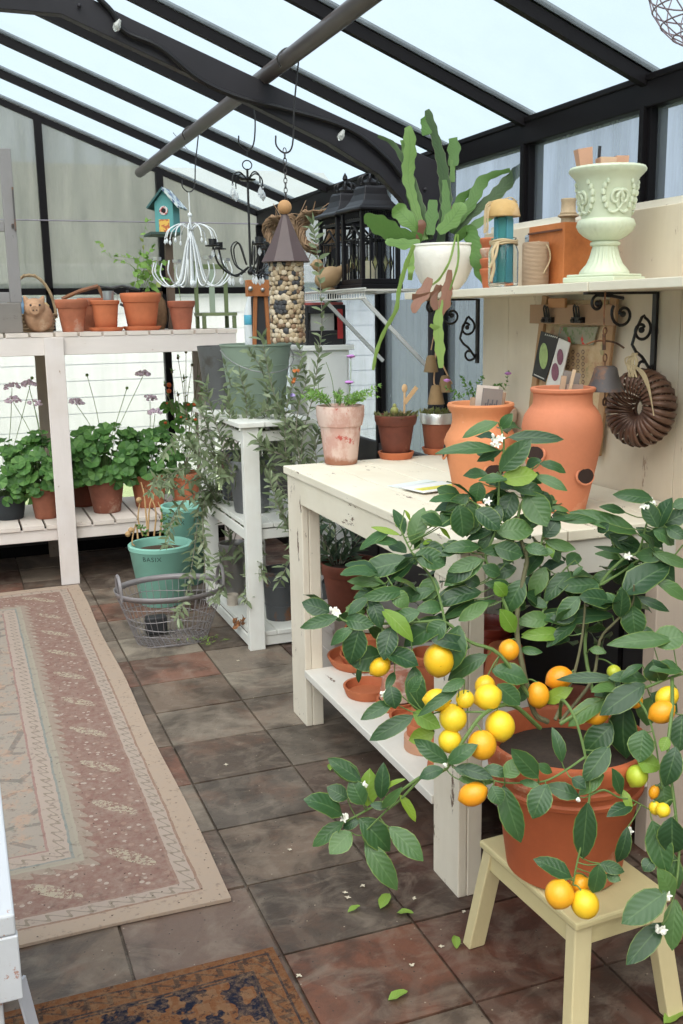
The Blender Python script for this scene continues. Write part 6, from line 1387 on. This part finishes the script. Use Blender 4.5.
# oleander under the far end of the bench, on a pale crate
c = V(1.54, 3.64, 0); bm = BM(); box(bm, 1.30, 1.80, 3.50, 3.80, 0, .325); 
for z in (.06, .16, .26): box(bm, 1.292, 1.299, 3.50, 3.80, z, z+.03)
tag(build('pale_crate', bm, plain((.46, .40, .36), .7, .1, 6), origin=c, smooth=False, bevel=.006), 'pale grey crate on the floor behind the potting bench', 'crate')
c = V(1.42, 3.62, .3255)
ol = pot('oleander_pot', 'dark red pot of narrow-leaved oleander on the pale crate under the bench end', 'potted plant', c, .125, .09, .20, TERRA_DARK, .05)
dol = (c-CAM).dot(_f)
branchy(ol, [(((335,570),(325,540),(314,530),(306,530)),(dol,dol-.10),7), (((337,570),(335,530),(330,505)),(dol,dol),10), (((338,570),(345,535),(350,510),(345,500)),(dol,dol),10), (((338,572),(352,550),(366,530)),(dol,dol),9), (((336,572),(326,555),(318,560),(308,570)),(dol,dol-.05),8), (((338,572),(345,555),(358,560)),(dol,dol),7), (((336,570),(322,545),(322,515),(328,500)),(dol,dol-.05),9), (((336,570),(328,548),(318,530),(318,510)),(dol,dol-.1),9), (((338,570),(358,535),(378,522)),(dol,dol),8)], L=.10, W=.019, mat=leafmat((.045, .085, .045), (.11, .17, .09), (.2, .25, .15), .5, (.2, .26, .15), .15))

# ================================================================== LOWER STAGING: GERANIUMS
LZ = .3475
def gleaf(bm, c, n, r):
    uvl = bm.loops.layers.uv.verify(); n = Vector(n).normalized(); s = n.orthogonal().normalized(); t_ = n.cross(s); a00 = rnd.uniform(0, 2*PI); v0 = bm.verts.new(c-n*r*.12); K = 14; ring = []
    s, t_ = s*math.cos(a00)+t_*math.sin(a00), t_*math.cos(a00)-s*math.sin(a00)
    for k in range(K):
        a = .25+(2*PI-.5)*k/(K-1); rr = r*(1+.10*math.cos(a*7)); ring.append(bm.verts.new(c+(s*math.cos(a)+t_*math.sin(a))*rr+n*r*(.16+.08*math.sin(a*7))))
    mid = [bm.verts.new(c+(p.co-c)*.55-n*r*.02) for p in ring]
    for k in range(K-1):
        f = bm.faces.new((v0, mid[k], mid[k+1]))
        for lp, q in zip(f.loops, ((.3, .35), (.3, .3), (.3, .3))): lp[uvl].uv = q
        f = bm.faces.new((mid[k], ring[k], ring[k+1], mid[k+1]))
        for lp in f.loops: lp[uvl].uv = (.4, .3)
GER = leafmat((.045, .13, .03), (.11, .25, .055), (.18, .35, .09), .55, (.2, .3, .1), .25, None, 0.0)
PINKF = plain((.74, .56, .68), .7, .15, 60)
def geranium(label, px, y, r, rb, h, m, mound, n, lr, flowers=(), rim=.04, extra=None):
    c = V(P(px, 505, 1, y).x, y, LZ); t = pot('potted_geranium', label, 'potted geranium', c, r, rb, h, m, rim)
    bf, bs = BM(), BM(); mc = c+V(0, 0, h+mound[2]*.52)
    for _ in range(int(n*1.35)):
        th = rnd.uniform(0, 2*PI); ph = math.acos(rnd.uniform(-.75, 1)); dr_ = V(math.sin(ph)*math.cos(th), math.sin(ph)*math.sin(th), math.cos(ph)); q = rnd.uniform(.62, 1.02)
        p = mc+V(dr_.x*mound[0]*q, dr_.y*mound[1]*q, dr_.z*mound[2]*q); gleaf(bf, p, dr_*.6+V(0, -.45, .55)+rv(.25), lr*rnd.uniform(.7, 1.15))
        tube(bs, [c+V(rnd.uniform(-.03, .03), rnd.uniform(-.03, .03), h-.02), (c+p)/2+V(0, 0, h*.4), p], .0016, 4)
    build('foliage', bf, GER, t)
    for (fx_, fy, n2) in flowers:
        dd = (mc-CAM).dot(_f)-.05; p = D(fx_, fy, dd); tube(bs, [mc, (mc+p)/2+V(.01, 0, .02), p], .002, 5, n=3)
        if n2:
            b = BM()
            for k in range(int(n2*1.8)):
                dv = rv(1).normalized(); dv.z = abs(dv.z); q = p+V(dv.x*.042, dv.y*.042, dv.z*.030)
                ball(b, q+rv(.004), rnd.uniform(.007, .012), 1, 1, .8, 7)
            build('flower', b, PINKF, t)
        else: b = BM(); ball(b, p, .010, seg=8); build('bud', b, STEMG, t)
    build('stem', bs, STEMG, t)
    return t
geranium('lush green geranium in a black pot at the left end of the lower staging', 8, 6.10, .115, .085, .15, plain((.02, .025, .03), .6), (.24, .2, .20), 80, .042, ((12, 388, 18), (32, 378, 0)))
geranium('geranium with pink flower heads in a terracotta pot left of the white leg', 46, 6.02, .098, .066, .20, TERRA_DARK if False else clay((.30, .10, .055), .3), (.22, .17, .20), 80, .044, ((29, 386, 22), (13, 402, 18), (34, 405, 10)))
geranium('wide geranium with a mauve flower head in a brown pot right of the white leg', 107, 6.05, .118, .080, .21, clay((.26, .085, .05), .35, .2, (.4, .25, .18)), (.26, .18, .22), 105, .046, ((76, 404, 22), (87, 375, 0), (143, 376, 24), (127, 388, 0)))
geranium('geranium in a dark pot squeezed behind the brown pot', 84, 6.32, .10, .075, .18, TERRA_DARK, (.16, .12, .18), 40, .042)
geranium('geranium with mauve heads in an orange terracotta pot near the olives', 150, 6.12, .118, .085, .20, clay((.46, .15, .07), .2), (.19, .16, .20), 65, .042, ((155, 414, 20), (150, 400, 12)), rim=.05)
t = pot('marigold_pot', 'terracotta pot of tall orange-flowered stems half hidden behind the olive', 'potted plant', V(P(186, 505, 1, 6.15).x, 6.15, LZ), .105, .075, .19, clay((.46, .15, .07), .2), .045)
dm = (t.location-CAM).dot(_f); bf, bs = BM(), BM(); MAR = plain((.62, .12, .03), .7, .3)
for x0, y0 in ((165,385),(178,358),(186,352),(199,350),(205,358),(206,372),(192,365),(172,372),(168,395),(178,395),(200,392),(214,372),(184,378)):
    q = [D(186, 470, dm), D((186+x0)/2+rnd.uniform(-3, 3), (450+y0)/2, dm-.03), D(x0, y0, dm-.04)]; tube(bs, q, .002, 5, n=4); bu = BM(); ball(bu, q[-1], .009, 1, 1, 1.2, 8); build('seed_head', bu, plain((.18, .15, .08), .9), t)
    sprig(bf, q, 4, .04, .012, 'narrow', paired=False)
for _ in range(34):
    p = D(rnd.uniform(163, 196), rnd.uniform(392, 470), dm-rnd.uniform(0, .12)); 
    if rnd.random() < .45: bo = BM(); ball(bo, p, rnd.uniform(.008, .014), 1, 1, .8, 8); build('flower', bo, MAR, t)
    gleaf(bf, p+V(0, .03, -.02), V(0, -.6, .6)+rv(.3), .034)
for x, y in ((169, 385), (169, 391)): bo = BM(); ball(bo, D(x, y, dm-.05), .016, seg=9); build('flower', bo, MAR, t)
build('foliage', bf, GREENS, t); build('stem', bs, plain((.16, .14, .07), .8), t)

# ================================================================== ON THE FLOOR
TEAL = plain((.23, .48, .39), .5, .08, 10)
def tealpot(label, c, r, rb, h, rot):
    t = thing('teal_planter', label, 'planter', c)
    bm = BM(); lathe(bm, [(rb*.3, 0), (rb-.004, 0), (rb, .005), (r-.002, h-.03), (r+.004, h-.024), (r+.005, h-.004), (r, h), (r-.012, h), (r-.016, h-.01), (r-.022, h-.09)], c, 44); build('pot', bm, TEAL, t)
    bm = BM(); disc(bm, Vector(c)+V(0, 0, h-.045), r-.018, 24, bump=.01); build('soil', bm, plain((.07, .035, .02), .95, .5, 80), t)
    # pressed lettering round the side
    fc = bpy.data.curves.new('lettering', 'FONT'); fc.body = 'BASIX'; fc.size = .034; fc.extrude = .0008; fc.align_x = 'CENTER'; fc.space_character = 1.15
    fo = bpy.data.objects.new('tmp', fc); COL.objects.link(fo); dg_ = bpy.context.evaluated_depsgraph_get(); me = bpy.data.meshes.new_from_object(fo.evaluated_get(dg_)); bpy.data.objects.remove(fo)
    bm = BM(); bm.from_mesh(me); bpy.data.meshes.remove(me)
    zt = h*.80; rr = rb+(r-rb)*.82+.0015
    for v in bm.verts:
        a = rot+v.co.x/rr; z = zt+v.co.y; d_ = rb+(r-.002-rb)*(z-.005)/(h-.035)+.0015+v.co.z*.6; v.co = Vector(c)+V(d_*math.cos(a), d_*math.sin(a), z)
    build('lettering', bm, plain((.05, .10, .085), .8), t, smooth=False)
    return t
tp = tealpot('nearer teal planter with dried stems standing behind the wire basket', V(.945, 5.16, 0), .165, .118, .325, math.radians(-118)); dt_ = (V(.945, 5.16, .33)-CAM).dot(_f)
bf, bs = BM(), BM()
for q in (((148,536),(146,514),(144,494),(141,482)), ((154,536),(156,512),(150,494)), ((143,536),(138,519),(140,502)), ((160,536),(162,514),(158,502)), ((138,539),(136,524),(132,542),(135,546)), ((148,536),(150,504),(158,489))): tube(bs, [D(x, y, dt_-.05) for x, y in q], .005, 6, n=3, r2=.003)
for x, y in ((139,500), (131,530), (128,534)): ball(bs, D(x, y, dt_-.05), .016, seg=8)
for q in (((164,538),(162,522),(170,514)), ((163,540),(166,524),(162,512)), ((166,540),(168,529),(176,524)), ((146,540),(144,529),(138,526))): sprig(bf, [D(x, y, dt_-.06) for x, y in q], 6, .03, .014, 'lemon', bt=None)
build('dried_stem', bs, plain((.42, .26, .12), .85, .35, 40), tp); build('foliage', bf, GREENS, tp)
tealpot('farther teal planter tucked behind the nearer one beside the stand', V(1.15, 5.50, 0), .130, .09, .455, math.radians(-125))
# wire basket
c = V(.862, 4.52, 0); wbk = thing('wire_basket', 'oval grey wire basket with two handles on the paving beside the stand', 'basket', c); WB2 = plain((.26, .235, .24), .5, .2, 20, .3)
def el(t, z, k=1): f = z/.255; return c+V((.165+(.255-.165)*f)*k*math.cos(t), (.13+(.215-.13)*f)*k*math.sin(t), z)
bm = BM()
for z in (.006, .05, .095, .14, .19): tube(bm, [el(a, z+.008*math.sin(a*3+z*40)) for a in [k*PI/18 for k in range(36)]], .0020, 5, closed=True)
for k in range(46):
    a = 2*PI*k/46; tube(bm, [el(a+.04*math.sin(k*2.1), 0.004), el(a, .09), el(a+.02*math.sin(k), .18), el(a, .25)], .0015, 5)
for k in range(11):
    y = -.12+.024*k; xw = .16*math.sqrt(max(0, 1-(y/.13)**2)); tube(bm, [c+V(-xw, y, .006), c+V(xw, y, .004)], .002, 4)
for k in range(13):
    x = -.15+.025*k; yw = .125*math.sqrt(max(0, 1-(x/.16)**2)); tube(bm, [c+V(x, -yw, .005), c+V(x, yw, .008)], .002, 4)
build('wire_mesh', bm, WB2, wbk)
bm = BM(); A = [(el(a, .235, 1.01), el(a, .262, 1.01)) for a in [k*PI/24 for k in range(48)]]; va = [(bm.verts.new(p), bm.verts.new(q)) for p, q in A]
for k in range(48): bm.faces.new((va[k][0], va[(k+1) % 48][0], va[(k+1) % 48][1], va[k][1]))
o = build('rim_band', bm, WB2, wbk); sm_ = o.modifiers.new('s', 'SOLIDIFY'); sm_.thickness = .003
for s_ in (1, -1):
    bm = BM(); h0 = c+V(s_*.235, -.02, .25); tube(bm, [h0+V(0, -.06, -.02), h0+V(s_*.004, -.055, .045), h0+V(s_*.006, -.02, .085), h0+V(s_*.006, .03, .08), h0+V(s_*.004, .06, .04), h0+V(0, .065, -.02)], .008, 7, n=4); build('handle', bm, WB2, wbk)
bm = BM(); bx0 = c+V(-.06, .08, .0); box(bm, bx0.x-.05, bx0.x+.05, bx0.y-.03, bx0.y+.03, .012, .10); tag(build('nursery_pot', bm, plain((.02, .02, .022), .6), origin=(bx0.x, bx0.y, .012), bevel=.01), 'small black nursery pot inside the wire basket', 'pot')

# ================================================================== LOWER SHELF OF THE BENCH
SHF = .2228
def SP(px, py): return P(px, py, 2, SHF)
c = SP(356, 664); c.x += .02
saucer('widest terracotta saucer at the far end of the lower bench shelf', c, .125, .035, TERRA, 'terracotta saucers on the lower shelf')
for k, (r_, lab) in enumerate(((.098, 'second saucer, lying in the widest saucer'), (.094, 'third saucer from the bottom of the far stack'))):
    saucer(lab+' on the lower bench shelf', c+V(.02, 0, .008+.02*k), r_, .030, TERRA, 'terracotta saucers on the lower shelf')
q = c+V(.035, 0, .052); bm = BM(); lathe(bm, [(.004, 0), (.078, 0), (.078, .008), (.084, .045), (.088, .06), (.092, .062), (.092, .085), (.085, .085), (.075, .02), (.004, .015)], q, 32); tag(build('ribbed_bowl', bm, TERRA, origin=q), 'terracotta bowl stacked on top of the far saucers', 'bowl')
q2 = q+V(0, 0, .0855); bm = BM(); lathe(bm, [(.004, 0), (.074, 0), (.084, .014), (.080, .018), (.004, .01)], q2, 28); tag(build('white_dish', bm, plain((.62, .56, .46), .6), origin=q2), 'cream dish on top of the stacked terracotta bowl', 'dish')
saucer('deep terracotta saucer alone in front of the far stack', SP(368, 694), .085, .034, TERRA, 'terracotta saucers on the lower shelf')
def updown(label, c, r, rb, h, m, flip=True):
    bm = BM(); pr_ = pot_prof(r, rb, h, .035, .004, .008, .02); pr_ = [(a, h-b) for a, b in pr_] if flip else pr_; lathe(bm, pr_, c, 30); return tag(build('flower_pot', bm, m, origin=c), label, 'flower pot')
PINKC = clay((.50, .20, .13), .2, .55, (.62, .45, .38))
c = SP(392, 708); c.x += .02; saucer('bottom saucer under the chalky pink pot', c, .072, .020, TERRA, 'terracotta saucers on the lower shelf'); saucer('upper saucer under the chalky pink pot', c+V(0, 0, .012), .070, .020, TERRA, 'terracotta saucers on the lower shelf')
updown('chalky pink pot standing upside down on two saucers', c+V(0, 0, .0325), .060, .048, .10, PINKC)
saucer('saucer lying by itself right of the pink pot', SP(402, 722)+V(.02, 0, 0), .06, .022, TERRA, 'terracotta saucers on the lower shelf')
c = SP(424, 748); bm = BM(); lathe(bm, [(.004, 0), (.058, 0), (.060, .004), (.060, .042), (.052, .044), (.004, .042)], c, 30); tag(build('clay_ring_pot', bm, clay((.62, .33, .21), .15), origin=c), 'short pale orange pot near the front of the lower shelf', 'pot')
updown('bright terracotta pot upside down on the short pale pot', c+V(0, 0, .0445), .052, .032, .12, TERRA)
updown('small terracotta pot behind the bench leg', SP(440, 770)+V(.005, 0, 0), .042, .030, .09, TERRA)
for (px, py, r_, lab, m_, fl_) in ((430, 690, .072, 'large terracotta pot at the middle of the lower shelf', TERRA, False), (462, 656, .08, 'terracotta pot toward the back of the lower shelf', TERRA_OLD, False), (505, 690, .085, 'broad terracotta pot behind the lemons on the lower shelf', TERRA, True), (512, 668, .10, 'dark red glazed pot at the back of the lower shelf', plain((.22, .035, .02), .25, .2, 8, 0, .6), False)):
    c = SP(px, py); c.x = min(c.x, 1.70); c.y = max(c.y, 2.32); updown(lab, c, r_, r_*.68, r_*1.9, m_, fl_)
c = V(1.60, 2.32, SHF); bw = thing('blue_rim_bowl', 'white enamel bowl with blue rim behind the lemon tree', 'bowl', c); bm = BM(); lathe(bm, [(.004, 0), (.07, 0), (.10, .05), (.115, .11), (.109, .112), (.09, .05), (.004, .01)], c, 36); build('body', bm, plain((.66, .66, .66), .35, .04), bw)
bm = BM(); tube(bm, [c+V(.113*math.cos(a), .113*math.sin(a), .112) for a in [k*PI/20 for k in range(40)]], .005, 7, closed=True); build('rim', bm, plain((.03, .08, .35), .3), bw)
updown('maroon pot standing inside the blue-rimmed bowl', c+V(0, 0, .012), .085, .060, .17, TERRA_DARK, False)

# ================================================================== FALLEN LEAVES AND PETALS
FALL = leafmat((.14, .26, .04), (.28, .42, .07), None, .45, (.3, .4, .1), .2)
for i, (x, y, rz, L, lab) in enumerate(((354, 910, .2, .03, 'small round yellow-green leaf lying near the bench leg on dark paving'), (385, 902, .8, .05, 'dark curled green leaf on the paving below the low lemon branch'), (405, 914, -.6, .035, 'bright leaf lying just right of the curled leaf'), (398, 997, .1, .04, 'bright green leaf lying alone on the reddish paver'), (456, 943, 1.2, .035, 'green leaf on the paving by the left stool leg'), (330, 768, 1.3, .03, 'green bud-like leaf on the paving beside the lower shelf'), (302, 687, .0, .03, 'small green leaf beside the far bench leg'), (674, 1018, .2, .05, 'pale green leaf on the paving beyond the right stool leg'))):
    c = P(x, y, 2, .004); bm = BM(); d = V(math.cos(rz), math.sin(rz), 0)*L*.62; leaf(bm, c-d, c+d+V(0, 0, .006), L*.62, V(0, 0, 1), 'lemon', .35, .05); o = tag(build('fallen_leaf', bm, FALL, origin=c), lab, 'leaf', 'fallen leaves on the paving')
for i, (x, y, n, lab) in enumerate(((196, 640, 14, 'sprig of green clippings on the paving in front of the stand'), (214, 644, 12, 'feathery green clippings near the stand post'), (188, 640, 8, 'small tuft of green clippings beside the wire basket'))):
    c = P(x+(i == 0)*12-(i == 2)*3, y, 2, .003); bm = BM()
    for k in range(n): p = c+V(rnd.uniform(-.05, .05), rnd.uniform(-.02, .02), rnd.uniform(0, .01)); leaf(bm, p, p+V(rnd.uniform(-.04, .04), rnd.uniform(-.02, .02), .008), .008, up, 'narrow', .2, .1)
    tag(build('clippings', bm, FALL, origin=c), lab, 'clippings')
PT = plain((.60, .52, .40), .8, .2)
pet = [(345, 893, 'cream blossom fallen between the two nearest floor joints'), (348, 898, 'star-shaped cream blossom on the dark paver'), (363, 886, 'tiny cream petal near the low lemon leaves'), (414, 899, 'round cream petal near the bench leg'), (441, 947, 'cream petal beside the green leaf by the stool'), (412, 966, 'pale speck of petal on the reddish paver'), (299, 976, 'cream petal near the mat'), (226, 765, 'white petal on the dark paver by the runner'), (238, 661, 'white petal near the stand post'), (290, 850, 'tiny petal on the grey wavy paver'), (464, 912, 'pale petal scraps beside the stool leg')]
for x, y, lab in pet:
    c = P(x, y, 2, .003); bm = BM()
    for k in range(4): d = V(math.cos(k*1.6+x), math.sin(k*1.6+x), 0)*rnd.uniform(.005, .010); leaf(bm, c, c+d+V(0, 0, .002), .005, up, 'lemon', .2, .1)
    tag(build('fallen_petal', bm, PT, origin=c), lab, 'petal', 'fallen petals on the paving')
